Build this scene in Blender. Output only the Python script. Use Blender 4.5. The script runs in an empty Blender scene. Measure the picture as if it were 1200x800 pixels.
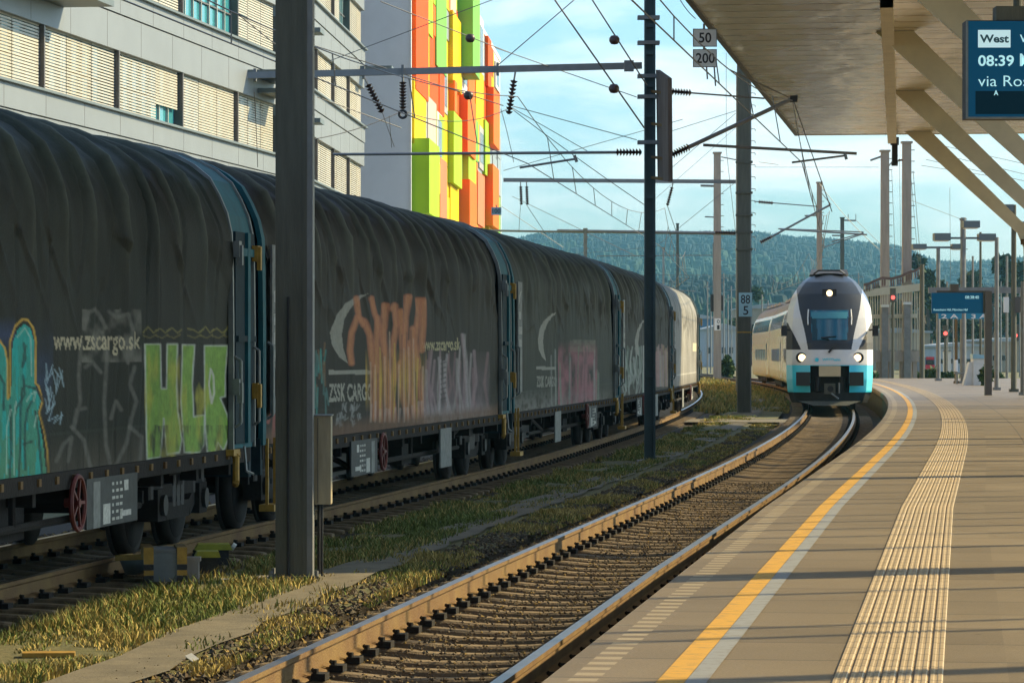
import bpy, math, random
import numpy as np
from mathutils import Vector, Matrix
random.seed(7); RNG = np.random.default_rng(7)
S = bpy.context.scene
COL = S.collection
# ------------------------------------------------------------------ camera
F = 4000.0; HZ = 412.0; EYE = 1.9
cam = bpy.data.cameras.new('camera'); co = bpy.data.objects.new('camera', cam); COL.objects.link(co)
co.location = (0, 0, EYE); co.rotation_euler = (math.radians(90), 0, 0)
cam.sensor_width = 36; cam.lens = F/1200*36; cam.shift_y = (HZ-400)/1200; cam.clip_end = 9000; cam.clip_start = .5
S.camera = co
# ------------------------------------------------------------------ light
SUN_EL = 30.0; SUN_AZ = -22.0      # the light comes from the right and a little ahead
L = Vector((-math.cos(math.radians(SUN_AZ)), math.sin(math.radians(SUN_AZ)), -math.tan(math.radians(SUN_EL)))).normalized()
sl = bpy.data.lights.new('sun', 'SUN'); so = bpy.data.objects.new('sun', sl); COL.objects.link(so)
sl.energy = 4.5; sl.angle = math.radians(.5); sl.color = (1.0, .80, .44)
so.rotation_euler = L.to_track_quat('-Z', 'Y').to_euler(); so.location = (30, 0, 60)
W = bpy.data.worlds.new('World'); S.world = W; W.use_nodes = True
wn = W.node_tree; wn.nodes.clear()
def N(t, k, **kw):
    n = t.nodes.new(k)
    for a, b in kw.items():
        if a.startswith('i_'): n.inputs[a[2:].replace('_', ' ')].default_value = b
        else: setattr(n, a, b)
    return n
sky = N(wn, 'ShaderNodeTexSky', sky_type='NISHITA', sun_disc=False, sun_elevation=math.radians(SUN_EL), altitude=400, air_density=1.0, dust_density=2.2, ozone_density=2.0)
sky.sun_rotation = math.atan2(-L.x, -L.y)
tc = N(wn, 'ShaderNodeTexCoord'); mp = N(wn, 'ShaderNodeMapping'); mp.inputs['Scale'].default_value = (1, 1, 3.2)
cl = N(wn, 'ShaderNodeTexNoise', i_Scale=9.0, i_Detail=9.0, i_Roughness=.58, i_Distortion=.35)
rp = N(wn, 'ShaderNodeValToRGB'); rp.color_ramp.elements[0].position = .49; rp.color_ramp.elements[1].position = .70
tint = N(wn, 'ShaderNodeMix', data_type='RGBA', blend_type='MULTIPLY'); tint.inputs[0].default_value = 1
tint.inputs[7].default_value = (.63, .84, .96, 1)
cm = N(wn, 'ShaderNodeMix', data_type='RGBA'); cm.inputs[7].default_value = (8.2, 7.3, 7.0, 1)
bg = N(wn, 'ShaderNodeBackground', i_Strength=.15); wo = N(wn, 'ShaderNodeOutputWorld')
ml = N(wn, 'ShaderNodeMath', operation='MULTIPLY'); ml.inputs[1].default_value = .5
K = wn.links.new
K(tc.outputs['Generated'], mp.inputs[0]); K(mp.outputs[0], cl.inputs['Vector']); K(cl.outputs[0], rp.inputs[0])
K(sky.outputs[0], tint.inputs[6]); K(tint.outputs[2], cm.inputs[6]); K(rp.outputs[0], ml.inputs[0]); K(ml.outputs[0], cm.inputs[0])
K(cm.outputs[2], bg.inputs[0]); K(bg.outputs[0], wo.inputs[0])
S.view_settings.view_transform = 'Standard'; S.view_settings.look = 'None'; S.view_settings.gamma = 1; S.view_settings.exposure = 0.75
S.view_settings.use_curve_mapping = False
S.render.engine = 'CYCLES'
cy = S.cycles
cy.use_denoising = True; cy.max_bounces = 6; cy.diffuse_bounces = 3; cy.glossy_bounces = 3; cy.transmission_bounces = 3; cy.volume_bounces = 0
cy.caustics_reflective = False; cy.caustics_refractive = False; cy.sample_clamp_indirect = 4
# ------------------------------------------------------------------ track geometry
def C(Y):
    if Y < 30: return .52 + .132*(Y-30)
    if Y < 45: return .52 + .14*(Y-30)
    d = Y-45
    if d > 230: return C(45+230-.001) + (.14-.0007*230)*(d-230)
    return 2.62 + .14*d - .00035*d*d
def sl_(Y): return (C(Y+.5)-C(Y-.5))
def P(Y, lat, z=0):
    s = sl_(Y); n = math.hypot(1, s)
    return (C(Y)+lat/n, Y-lat*s/n, z)
def FO(Y): return -5.17 - .0078*max(0, Y-60)
def PF(Y, lat, z=0): return P(Y, FO(Y)+lat, z)
def PX(x, y, Y): return Vector(((x-600)/F*Y, Y, EYE+(HZ-y)/F*Y))
# ------------------------------------------------------------------ materials
def pm(name, col, rough=.7, metal=0, var=.15, scale=4, bump=0, bscale=None, spec=.5, attr=None, emit=None, col2=None, streak=None, coat=0):
    m = bpy.data.materials.new(name); m.use_nodes = True; t = m.node_tree; b = t.nodes['Principled BSDF']; k = t.links.new
    b.inputs['Roughness'].default_value = rough; b.inputs['Metallic'].default_value = metal
    b.inputs['Specular IOR Level'].default_value = spec; b.inputs['Coat Weight'].default_value = coat
    c = (*col, 1); b.inputs['Base Color'].default_value = c
    tcn = N(t, 'ShaderNodeTexCoord'); v = tcn.outputs['Object']
    if streak:
        mpn = N(t, 'ShaderNodeMapping'); mpn.inputs['Scale'].default_value = streak; k(v, mpn.inputs[0]); v = mpn.outputs[0]
    if var or attr:
        n = N(t, 'ShaderNodeTexNoise', i_Scale=scale, i_Detail=8.0, i_Roughness=.62); k(v, n.inputs['Vector'])
        mr = N(t, 'ShaderNodeMapRange'); mr.inputs[1].default_value = .3; mr.inputs[2].default_value = .7
        k(n.outputs[0], mr.inputs[0])
        if col2:
            mx = N(t, 'ShaderNodeMix', data_type='RGBA'); mx.inputs[6].default_value = c; mx.inputs[7].default_value = (*col2, 1)
            k(mr.outputs[0], mx.inputs[0]); out = mx.outputs[2]
        else:
            mr.inputs[3].default_value = 1-var; mr.inputs[4].default_value = 1+var
            mx = N(t, 'ShaderNodeMix', data_type='RGBA', blend_type='MULTIPLY'); mx.inputs[0].default_value = 1; mx.inputs[6].default_value = c
            k(mr.outputs[0], mx.inputs[7]); out = mx.outputs[2]
            if attr:
                a = N(t, 'ShaderNodeAttribute', attribute_name=attr); k(a.outputs['Color'], mx.inputs[6])
        k(out, b.inputs['Base Color'])
    if bump:
        n2 = N(t, 'ShaderNodeTexNoise', i_Scale=bscale or scale*6, i_Detail=6.0); k(v, n2.inputs['Vector'])
        bp = N(t, 'ShaderNodeBump', i_Strength=bump, i_Distance=.02); k(n2.outputs[0], bp.inputs['Height']); k(bp.outputs[0], b.inputs['Normal'])
    if emit:
        b.inputs['Emission Color'].default_value = (*emit[0], 1); b.inputs['Emission Strength'].default_value = emit[1]
    return m
M = {}
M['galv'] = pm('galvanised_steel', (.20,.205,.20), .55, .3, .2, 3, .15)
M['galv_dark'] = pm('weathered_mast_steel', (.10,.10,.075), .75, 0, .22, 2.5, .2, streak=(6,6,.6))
M['teal_steel'] = pm('teal_grey_steel', (.045,.075,.08), .55, .2, .2, 3, .1)
M['concrete_post'] = pm('concrete_mast', (.33,.29,.245), .85, 0, .18, 1.2, .2, streak=(4,4,.5))
M['rust'] = pm('rusty_rail_side', (.22,.14,.045), .85, 0, .3, 2.2, .5, 60, col2=(.13,.065,.025))
M['rail_head'] = pm('polished_rail_head', (.40,.345,.27), .36, 1, .1, 5)
M['sleeper'] = pm('concrete_sleeper', (.22,.16,.09), .9, 0, .35, 7, .5, 60)
M['black'] = pm('black_iron', (.018,.018,.02), .6, 0, .3, 6, .3)
M['under'] = pm('dirty_underframe', (.012,.010,.009), .95, 0, .4, 5, .4)
M['wheel'] = pm('wheel_steel', (.02,.016,.013), .8, 0, .3, 8)
M['teal'] = pm('teal_wagon_paint', (.002,.095,.12), .7, 0, .25, 5, .1)
M['tealdark'] = pm('dark_teal_wagon_paint', (.006,.026,.036), .85, 0, .3, 5, .2)
M['pale_trim'] = pm('pale_metal_trim', (.20,.22,.21), .5, .2, .2, 8)
M['yellow'] = pm('yellow_paint', (.42,.24,.03), .55, 0, .25, 14, .1)
M['red'] = pm('red_paint', (.12,.018,.015), .5, 0, .2, 12)
M['board'] = pm('pale_notice_board', (.19,.20,.19), .7, 0, .3, 9)
M['board_dark'] = pm('dark_data_board', (.05,.055,.055), .7, 0, .3, 9)
M['ink'] = pm('white_marking', (.5,.5,.46), .8, 0, .3, 30)
M['insul'] = pm('brown_insulator', (.045,.022,.018), .25, 0, .1, 9)
M['wire'] = pm('dark_wire', (.15,.15,.15), .5, .5, 0)
M['wire_grey'] = pm('grey_tube', (.24,.245,.24), .45, .5, .1, 6)
M['glass'] = pm('window_glass', (.02,.05,.055), .06, 0, 0, spec=1)
M['beige'] = pm('beige_painted_steel', (.84,.76,.57), .5, 0, .1, 1.6, .05)
M['sign_white'] = pm('white_sign_face', (.80,.80,.78), .5, 0, .06, 5)
M['sign_black'] = pm('black_sign_letter', (.02,.02,.022), .6, 0, 0)
# ------------------------------------------------------------------ mesh builder
class MB:
    def __init__(s): s.v = []; s.f = []; s.m = []; s.mats = []
    def mi(s, mat):
        mat = M[mat] if isinstance(mat, str) else mat
        if mat not in s.mats: s.mats.append(mat)
        return s.mats.index(mat)
    def add(s, vs, fs, mat):
        o = len(s.v); s.v += [tuple(p) for p in vs]; i = s.mi(mat)
        for f in fs: s.f.append(tuple(o+a for a in f)); s.m.append(i)
        return s
    def box(s, c, d, mat, rz=0, rot=None, taper=1):
        x, y, z = d[0]/2, d[1]/2, d[2]/2
        vs = [(-x,-y,-z),(x,-y,-z),(x,y,-z),(-x,y,-z),(-x*taper,-y*taper,z),(x*taper,-y*taper,z),(x*taper,y*taper,z),(-x*taper,y*taper,z)]
        R = rot if rot is not None else Matrix.Rotation(rz, 3, 'Z')
        vs = [R @ Vector(v) + Vector(c) for v in vs]
        return s.add(vs, [(0,3,2,1),(4,5,6,7),(0,1,5,4),(1,2,6,5),(2,3,7,6),(3,0,4,7)], mat)
    def bb(s, x0, x1, y0, y1, z0, z1, mat): return s.box(((x0+x1)/2,(y0+y1)/2,(z0+z1)/2), (x1-x0,y1-y0,z1-z0), mat)
    def bar(s, a, b, w, h, mat, up=(0,0,1)):
        a = Vector(a); b = Vector(b); d = (b-a); l = d.length; d = d/l; u = Vector(up)
        x = d.cross(u)
        if x.length < 1e-4: x = d.cross(Vector((0,1,0)))
        x.normalize(); z = x.cross(d)
        return s.box((a+b)/2, (w, l, h), mat, rot=Matrix((x, d, z)).transposed())
    def tube(s, a, b, r, mat, n=8, r2=None, caps=True):
        a = Vector(a); b = Vector(b); d = b-a
        if d.length < 1e-6: return s
        d.normalize(); x = d.cross(Vector((0,0,1)))
        if x.length < 1e-3: x = Vector((1,0,0))
        x.normalize(); y = d.cross(x); r2 = r if r2 is None else r2
        vs = [a+(x*math.cos(t)+y*math.sin(t))*r for t in [2*math.pi*i/n for i in range(n)]]
        vs += [b+(x*math.cos(t)+y*math.sin(t))*r2 for t in [2*math.pi*i/n for i in range(n)]]
        fs = [(i,(i+1)%n,n+(i+1)%n,n+i) for i in range(n)]
        if caps: fs += [tuple(range(n-1,-1,-1)), tuple(range(n,2*n))]
        return s.add(vs, fs, mat)
    def path(s, pts, r, mat, n=6):
        for a, b in zip(pts[:-1], pts[1:]): s.tube(a, b, r, mat, n)
        return s
    def ring(s, c, ax, R, r, mat, n=20, k=6):
        ax = Vector(ax).normalized(); x = ax.cross(Vector((0,0,1)))
        if x.length < 1e-3: x = Vector((1,0,0))
        x.normalize(); y = ax.cross(x); c = Vector(c); vs = []; fs = []
        for i in range(n):
            t = 2*math.pi*i/n; d = x*math.cos(t)+y*math.sin(t)
            for j in range(k):
                q = 2*math.pi*j/k; vs.append(c+d*(R+r*math.cos(q))+ax*r*math.sin(q))
        for i in range(n):
            for j in range(k): fs.append((i*k+j, i*k+(j+1)%k, ((i+1)%n)*k+(j+1)%k, ((i+1)%n)*k+j))
        return s.add(vs, fs, mat)
    def prism(s, poly, y0, y1, mat, M4=None):      # poly in local x,z; extruded along y
        n = len(poly); vs = [Vector((x,y0,z)) for x, z in poly]+[Vector((x,y1,z)) for x, z in poly]
        if M4 is not None: vs = [M4 @ v for v in vs]
        return s.add(vs, [tuple(range(n)), tuple(range(2*n-1,n-1,-1))]+[(i,n+i,n+(i+1)%n,(i+1)%n) for i in range(n)], mat)
    def insulator(s, a, b, r=.06, n=7, mat='insul'):
        a = Vector(a); b = Vector(b); s.tube(a, b, r*.4, mat, 6)
        for i in range(n):
            t = (i+.5)/n; c = a.lerp(b, t); d = (b-a).normalized()*((b-a).length/n*.3)
            s.tube(c-d, c+d, r, mat, 9, r*.55)
        return s
    def build(s, name, parent=None, smooth=False, loc=None):
        me = bpy.data.meshes.new(name); me.from_pydata(s.v, [], s.f); me.update()
        for m in s.mats: me.materials.append(m)
        me.polygons.foreach_set('material_index', s.m)
        if smooth: me.shade_smooth(); 
        me.update()
        o = bpy.data.objects.new(name, me); COL.objects.link(o)
        if parent: o.parent = parent
        if loc: o.location = loc
        return o
def npmesh(name, V, Fa, mats, parent=None, mi=None, smooth=False, colors=None, uv=None):
    me = bpy.data.meshes.new(name); V = np.asarray(V, dtype=np.float32); Fa = np.asarray(Fa, dtype=np.int32); k = Fa.shape[1]
    me.vertices.add(len(V)); me.vertices.foreach_set('co', V.ravel())
    me.loops.add(Fa.size); me.loops.foreach_set('vertex_index', Fa.ravel())
    me.polygons.add(len(Fa)); me.polygons.foreach_set('loop_start', np.arange(0, Fa.size, k, dtype=np.int32))
    me.polygons.foreach_set('use_smooth', np.full(len(Fa), smooth))
    for m in mats: me.materials.append(M[m] if isinstance(m, str) else m)
    if mi is not None: me.polygons.foreach_set('material_index', np.asarray(mi, dtype=np.int32))
    if colors is not None:
        a = me.color_attributes.new('Col', 'FLOAT_COLOR', 'POINT'); c = np.ones((len(V),4), np.float32); c[:, :3] = colors; a.data.foreach_set('color', c.ravel())
    if uv is not None:
        u = me.uv_layers.new(name='UVMap'); u.data.foreach_set('uv', np.asarray(uv, np.float32)[Fa.ravel()].ravel())
    me.update(calc_edges=True); me.validate()
    o = bpy.data.objects.new(name, me); COL.objects.link(o)
    if parent: o.parent = parent
    return o
def tag(o, label=None, cat=None, group=None, kind=None):
    if label: o['label'] = label
    if cat: o['category'] = cat
    if group: o['group'] = group
    if kind: o['kind'] = kind
    return o
def thing(name, label, cat, loc=(0,0,0), rz=0, group=None):
    o = bpy.data.objects.new(name, None); COL.objects.link(o); o.location = loc; o.rotation_euler = (0,0,rz); o.empty_display_size = .3
    return tag(o, label, cat, group)
def copy_tree(o, parent=None):
    c = o.copy(); COL.objects.link(c)
    if parent: c.parent = parent
    for ch in list(o.children): copy_tree(ch, c)
    return c
def text_tris(s, size=1.0, align='LEFT', space=1.0, bold=0.0):
    cu = bpy.data.curves.new('t', 'FONT'); cu.body = s; cu.size = size; cu.align_x = align; cu.space_character = space; cu.resolution_u = 3; cu.offset = bold
    o = bpy.data.objects.new('t', cu); COL.objects.link(o); bpy.context.view_layer.update()
    me = o.evaluated_get(bpy.context.evaluated_depsgraph_get()).to_mesh(); me.calc_loop_triangles()
    V = np.array([tuple(v.co)[:2] for v in me.vertices]); T = np.array([tuple(t.vertices) for t in me.loop_triangles])
    bpy.data.objects.remove(o); bpy.data.curves.remove(cu)
    return V, T
def text_obj(s, box, mat, parent, y, name='lettering', bold=0.0, sx=1):
    """flat raised letters fitted in box (x0,x1,z0,z1) of the parent's local front plane at local y"""
    V, T = text_tris(s, bold=bold); mn = V.min(0); mx = V.max(0); x0, x1, z0, z1 = box
    A = np.zeros((len(V),3)); A[:,0] = x0+(V[:,0]-mn[0])/(mx[0]-mn[0])*(x1-x0); A[:,2] = z0+(V[:,1]-mn[1])/(mx[1]-mn[1])*(z1-z0); A[:,1] = y
    return npmesh(name, A, T, [mat], parent)
# smooth value noise in numpy
def vnoise(x, y, seed=0):
    x = np.asarray(x, float); y = np.asarray(y, float); xi = np.floor(x).astype(int); yi = np.floor(y).astype(int); fx = x-xi; fy = y-yi
    fx = fx*fx*(3-2*fx); fy = fy*fy*(3-2*fy)
    def h(a, b):
        n = (a*374761393 + b*668265263 + seed*1442695041) & 0xffffffff
        n = ((n ^ (n >> 13))*1274126177) & 0xffffffff
        return ((n ^ (n >> 16)) & 0xffff)/65535.0
    return (h(xi,yi)*(1-fx)+h(xi+1,yi)*fx)*(1-fy)+(h(xi,yi+1)*(1-fx)+h(xi+1,yi+1)*fx)*fy
def fbm(x, y, o=4, seed=0): return sum(vnoise(x*2**i, y*2**i, seed+i)*.5**(i+1) for i in range(o))/(1-.5**o)
# ================================================================== SETTING
# shader for the platform paving (UV = lateral, along, in metres)
def uvmat(name, build):
    m = bpy.data.materials.new(name); m.use_nodes = True; t = m.node_tree; b = t.nodes['Principled BSDF']
    uv = N(t, 'ShaderNodeUVMap', uv_map='UVMap'); sp = N(t, 'ShaderNodeSeparateXYZ'); t.links.new(uv.outputs[0], sp.inputs[0])
    build(t, b, uv.outputs[0], sp.outputs[0], sp.outputs[1]); return m
def mth(t, op, a, b=None, c=None):
    n = N(t, 'ShaderNodeMath', operation=op)
    for i, q in enumerate((a, b, c)):
        if q is None: continue
        if isinstance(q, (int, float)): n.inputs[i].default_value = q
        else: t.links.new(q, n.inputs[i])
    return n.outputs[0]
def mixc(t, f, a, b, mode='MIX'):
    n = N(t, 'ShaderNodeMix', data_type='RGBA', blend_type=mode)
    for i, q in ((0, f), (6, a), (7, b)):
        if isinstance(q, (int, float)): n.inputs[i].default_value = q
        elif isinstance(q, tuple): n.inputs[i].default_value = (*q, 1)
        else: t.links.new(q, n.inputs[i])
    return n.outputs[2]
def noise(t, v, sc, det=6, r=.6, s=(1,1,1)):
    mpn = N(t, 'ShaderNodeMapping'); mpn.inputs['Scale'].default_value = s; t.links.new(v, mpn.inputs[0])
    n = N(t, 'ShaderNodeTexNoise', i_Scale=sc, i_Detail=float(det), i_Roughness=r); t.links.new(mpn.outputs[0], n.inputs['Vector']); return n.outputs[0]
def joint(t, x, period, w, off=0.0):     # 1 in the joint
    a = mth(t, 'FRACT', mth(t, 'DIVIDE', mth(t, 'ADD', x, off), period))
    return mth(t, 'LESS_THAN', a, w/period)
def rng(t, v, a, b, c, d):
    n = N(t, 'ShaderNodeMapRange'); t.links.new(v, n.inputs[0])
    for i, q in enumerate((a, b, c, d)): n.inputs[i+1].default_value = q
    return n.outputs[0]
def platform_shader(t, b, uv, u, v):
    row = mth(t, 'FLOOR', mth(t, 'DIVIDE', v, .9)); colm = mth(t, 'FLOOR', mth(t, 'DIVIDE', u, 1.8))
    wn_ = N(t, 'ShaderNodeTexWhiteNoise', noise_dimensions='2D'); cb = N(t, 'ShaderNodeCombineXYZ'); t.links.new(row, cb.inputs[0]); t.links.new(colm, cb.inputs[1]); t.links.new(cb.outputs[0], wn_.inputs['Vector'])
    slab = rng(t, wn_.outputs[0], 0, 1, .80, 1.10)
    n1 = rng(t, noise(t, uv, .5, 8, .65), .3, .7, .82, 1.12); n2 = rng(t, noise(t, uv, 60, 4), .3, .7, .84, 1.14)
    c = mixc(t, 1.0, (.225,.175,.112), slab, 'MULTIPLY'); c = mixc(t, 1.0, c, n1, 'MULTIPLY'); c = mixc(t, 1.0, c, n2, 'MULTIPLY')
    st = rng(t, noise(t, uv, 1.7, 5, .7), .62, .75, 0, .45); c = mixc(t, st, c, (.11,.09,.06))
    vo = N(t, 'ShaderNodeTexVoronoi', i_Scale=2.3); t.links.new(uv, vo.inputs['Vector']); c = mixc(t, mth(t, 'MULTIPLY', mth(t, 'LESS_THAN', vo.outputs['Distance'], .035), .7), c, (.05,.042,.03))
    c = mixc(t, rng(t, noise(t, uv, 5, 8, .75), .60, .66, 0, .28), c, (.33,.29,.2))
    j = mth(t, 'MAXIMUM', joint(t, v, .9, .022), joint(t, u, 1.8, .018, -.55)); c = mixc(t, mth(t, 'MULTIPLY', j, .75), c, (.045,.038,.03))
    # anti-slip dashes by the edge
    dm = mth(t, 'MULTIPLY', joint(t, v, .25, .12), mth(t, 'MULTIPLY', mth(t, 'GREATER_THAN', u, 1.80), mth(t, 'LESS_THAN', u, 1.92)))
    c = mixc(t, mth(t, 'MULTIPLY', dm, .8), c, (.42,.34,.22))
    t.links.new(c, b.inputs['Base Color']); b.inputs['Roughness'].default_value = .55
    bp = N(t, 'ShaderNodeBump', i_Strength=.25, i_Distance=.01); t.links.new(mth(t, 'SUBTRACT', noise(t, uv, 90, 3), mth(t, 'MULTIPLY', j, .8)), bp.inputs['Height']); t.links.new(bp.outputs[0], b.inputs['Normal'])
M['platform'] = uvmat('platform_slabs', platform_shader)
def paint_shader(col, dark, amt, jp=.9):
    def f(t, b, uv, u, v):
        w = rng(t, noise(t, uv, 9, 8, .7), .50, .62, 0, amt); c = mixc(t, w, col, dark)
        c = mixc(t, mth(t, 'MULTIPLY', joint(t, v, jp, .014), .6), c, tuple(x*.3 for x in col))
        t.links.new(c, b.inputs['Base Color']); b.inputs['Roughness'].default_value = .6
    return f
M['yellow_line'] = uvmat('yellow_line_paint', paint_shader((.66,.36,.05), (.3,.2,.09), .6))
M['grey_line'] = uvmat('pale_grey_line_paint', paint_shader((.30,.31,.31), (.2,.18,.15), .6))
def tact(t, b, uv, u, v):
    slab = rng(t, noise(t, uv, 3, 6, .7), .3, .7, .8, 1.15)
    c = mixc(t, 1.0, (.45,.34,.20), slab, 'MULTIPLY'); c = mixc(t, mth(t, 'MAXIMUM', mth(t, 'MULTIPLY', joint(t, v, .3, .022), .75), mth(t, 'MULTIPLY', joint(t, u, .46/7, .010, -2.875+.46/7*100), .6)), c, (.1,.07,.05))
    c = mixc(t, rng(t, noise(t, uv, 25, 6, .7), .6, .72, 0, .5), c, (.2,.14,.09))
    t.links.new(c, b.inputs['Base Color']); b.inputs['Roughness'].default_value = .6
M['tactile'] = uvmat('tactile_paving_stone', tact)
def groundsh(t, b, uv, u, v):
    tcn = N(t, 'ShaderNodeTexCoord'); o = tcn.outputs['Object']
    a = rng(t, noise(t, o, .35, 8, .65), .4, .6, 0, 1); c = mixc(t, a, (.17,.165,.055), (.27,.215,.10))
    c = mixc(t, rng(t, noise(t, o, 14, 6, .7), .35, .65, 0, 1), c, (.09,.095,.035)); c2 = mixc(t, rng(t, noise(t, o, 45, 3, .7), .55, .7, 0, .8), c, (.2,.17,.12))
    t.links.new(c2, b.inputs['Base Color']); b.inputs['Roughness'].default_value = .95
    bp = N(t, 'ShaderNodeBump', i_Strength=.7, i_Distance=.03); t.links.new(noise(t, o, 22, 6, .7), bp.inputs['Height']); t.links.new(bp.outputs[0], b.inputs['Normal'])
M['ground'] = uvmat('dry_grassy_ground', groundsh)
M['ballast'] = pm('ballast_stone', (.09,.066,.038), .95, 0, 1, 30, .9, 70, col2=(.055,.043,.03))
M['path'] = pm('concrete_path', (.175,.15,.10), .9, 0, .3, 3, .4, 50)
M['edgeface'] = pm('mossy_platform_edge', (.13,.125,.09), .9, 0, .3, 2, .4, 20, col2=(.05,.07,.025))

def strip(name, Ys, l0, l1, z0, z1, mat, parent=None, fn=P, nl=1, zf=None):
    """sheet following the track between two lateral offsets"""
    V = []; U = []; n = nl+1
    for Y in Ys:
        for i in range(n):
            a = i/nl; la = (l0(Y) if callable(l0) else l0)*(1-a)+(l1(Y) if callable(l1) else l1)*a; z = z0*(1-a)+z1*a
            V.append(fn(Y, la, z)); U.append((la, Y))
    Fa = [(r*n+i, r*n+i+1, (r+1)*n+i+1, (r+1)*n+i) for r in range(len(Ys)-1) for i in range(nl)]
    return npmesh(name, V, Fa, [mat], parent, uv=U)
def rangef(a, b, s): return list(np.arange(a, b+1e-6, s))
# ground: one sheet to the horizon, dropping below the platform and rails
g = npmesh('ground', [(-2500,-60,-.40),(2500,-60,-.40),(2500,6000,-.40),(-2500,6000,-.40)], [(0,1,2,3)], ['ground'], uv=[(0,0)]*4); tag(g, kind='structure')
YS = rangef(-6, 300, 2)
g2 = strip('verge', YS, -3.55, -1.62, -.20, -.20, 'ground'); tag(g2, kind='structure')
g3 = strip('yard_ground', rangef(-6, 420, 3), -40, -8.0, -.34, -.24, 'ground'); tag(g3, kind='structure')
g4 = strip('far_yard_ground', rangef(176, 900, 12), 1.4, 90, -.25, -.25, 'ground'); tag(g4, kind='structure')
def pl(Y): return float(np.interp(Y, [15,20,31,41,60], [-1.85,-1.97,-2.30,-2.48,-2.6]))
pth = strip('path', rangef(4, 190, 1.0), lambda Y: pl(Y)-.27+.04*math.sin(Y*1.7), lambda Y: pl(Y)+.27+.05*math.sin(Y*2.3+1), -.172, -.172, 'path'); tag(pth, kind='structure')


# pale strip across the verge, standing in for a band of sunlight
cr = strip('sunlight_strip', [99.2, 104.0], -4.2, -1.25, -.15, -.15, 'path'); tag(cr, kind='structure')
# ---- ballast beds
tag(strip('ballast_bed', YS, -1.75, 1.68, -.31, -.31, 'ballast', nl=4), kind='structure')
tag(strip('freight_ballast_bed', YS, -3.2, 1.72, -.26, -.24, 'ballast', fn=PF, nl=4), kind='structure')
# ---- platform
PE = 1.69
def make_platform():
    prof = [(PE+.06,-.6),(PE+.06,.36),(PE,.38),(PE,.535),(PE+.015,.55)]
    top = [(PE+.015,.55)] + [(x,.55) for x in (2.1,2.4,2.8,3.40,5,8,12,18,26)]
    Ys = rangef(-8, 174, 1.0); V = []; U = []; Fa = []; mi = []
    allp = prof+top[1:]
    n = len(allp)
    for Y in Ys:
        for la, z in allp:
            V.append(P(Y, la, z)); U.append((la, Y))
    for r in range(len(Ys)-1):
        for i in range(n-1):
            Fa.append((r*n+i, r*n+i+1, (r+1)*n+i+1, (r+1)*n+i)); mi.append(1 if i < 2 else 0)
    # end wall
    o = npmesh('platform', V, Fa, ['platform','edgeface'], mi=mi, uv=U); tag(o, kind='structure'); return o
plat = make_platform()
e = MB(); a = P(174,PE,.55); b = P(174,26,.55); e.add([a,b,(b[0],b[1],-.4),(a[0],a[1],-.4)], [(0,1,2,3)], 'edgeface'); e.build('end_wall', plat)
YP = rangef(-8, 174, .9)
strip('yellow_line', YP, 2.17, 2.285, .554, .554, 'yellow_line', plat)
strip('grey_line', YP, 2.287, 2.375, .554, .554, 'grey_line', plat)
# tactile paving: ribs as real relief, 7 courses
def tactile():
    V = []; U = []; Fa = []; xs = []; w = .46/7
    for k in range(7):
        b = 2.875+k*w
        for dx, z in ((.004,.551),(.009,.557),(.021,.557),(.026,.5545),(.036,.5545),(.041,.557),(.056,.557),(.061,.551)): xs.append((b+dx, z))
    n = len(xs); Ys = rangef(-8, 174, 1.0)
    for Y in Ys:
        for la, z in xs: V.append(P(Y, la, z)); U.append((la, Y))
    for r in range(len(Ys)-1):
        for i in range(n-1): Fa.append((r*n+i, r*n+i+1, (r+1)*n+i+1, (r+1)*n+i))
    return npmesh('tactile_paving', V, Fa, ['tactile'], plat, uv=U)
tactile()
# ================================================================== TRACKS
rail_prof = [(-.036,0),(.036,0),(.036,-.030),(.030,-.040),(.009,-.050),(.009,-.140),(.062,-.160),(.075,-.172),(-.075,-.172),(-.062,-.160),(-.009,-.140),(-.009,-.050),(-.030,-.040),(-.036,-.030)]
def rail(fn, lat, Ys, parent):
    V = []; Fa = []; mi = []; n = len(rail_prof)
    for Y in Ys:
        for x, z in rail_prof: V.append(fn(Y, lat+x, z))
    for r in range(len(Ys)-1):
        for i in range(n):
            j = (i+1)%n; Fa.append((r*n+i, (r+1)*n+i, (r+1)*n+j, r*n+j)); mi.append(0 if i == 0 else 1)
    o = npmesh('rail', V, Fa, ['rail_head','rust'], parent, mi=mi); return o
def sleeper_mb():
    b = MB(); xs = [-1.3,-1.26,-1.0,-.75,-.55,-.3,0,.3,.55,.75,1.0,1.26,1.3]; zt = [-.20,-.19,-.178,-.176,-.19,-.212,-.218,-.212,-.19,-.176,-.178,-.19,-.20]; hw = .088
    V = []; n = 5
    for x, z in zip(xs, zt): V += [(x,-hw-.004,-.40),(x,-hw,z-.015),(x,-hw+.02,z),(x,hw-.02,z),(x,hw,z-.015),(x,hw+.004,-.40)]
    Fa = []
    for i in range(len(xs)-1):
        for j in range(5): Fa.append((i*6+j, (i+1)*6+j, (i+1)*6+j+1, i*6+j+1))
    Fa += [tuple(range(6)), tuple(reversed([(len(xs)-1)*6+j for j in range(6)]))]
    b.add(V, Fa, 'sleeper')
    for sx in (-.7525, .7525):
        for s in (-1, 1):
            c = sx+s*.125
            b.box((c,0,-.158), (.09,.15,.045), 'under'); b.tube((c-s*.02,-.05,-.15),(c-s*.02,-.05,-.105), .02, 'under', 6); b.tube((c-s*.02,.05,-.15),(c-s*.05,.0,-.115), .014, 'under', 5)
    return b
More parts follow.
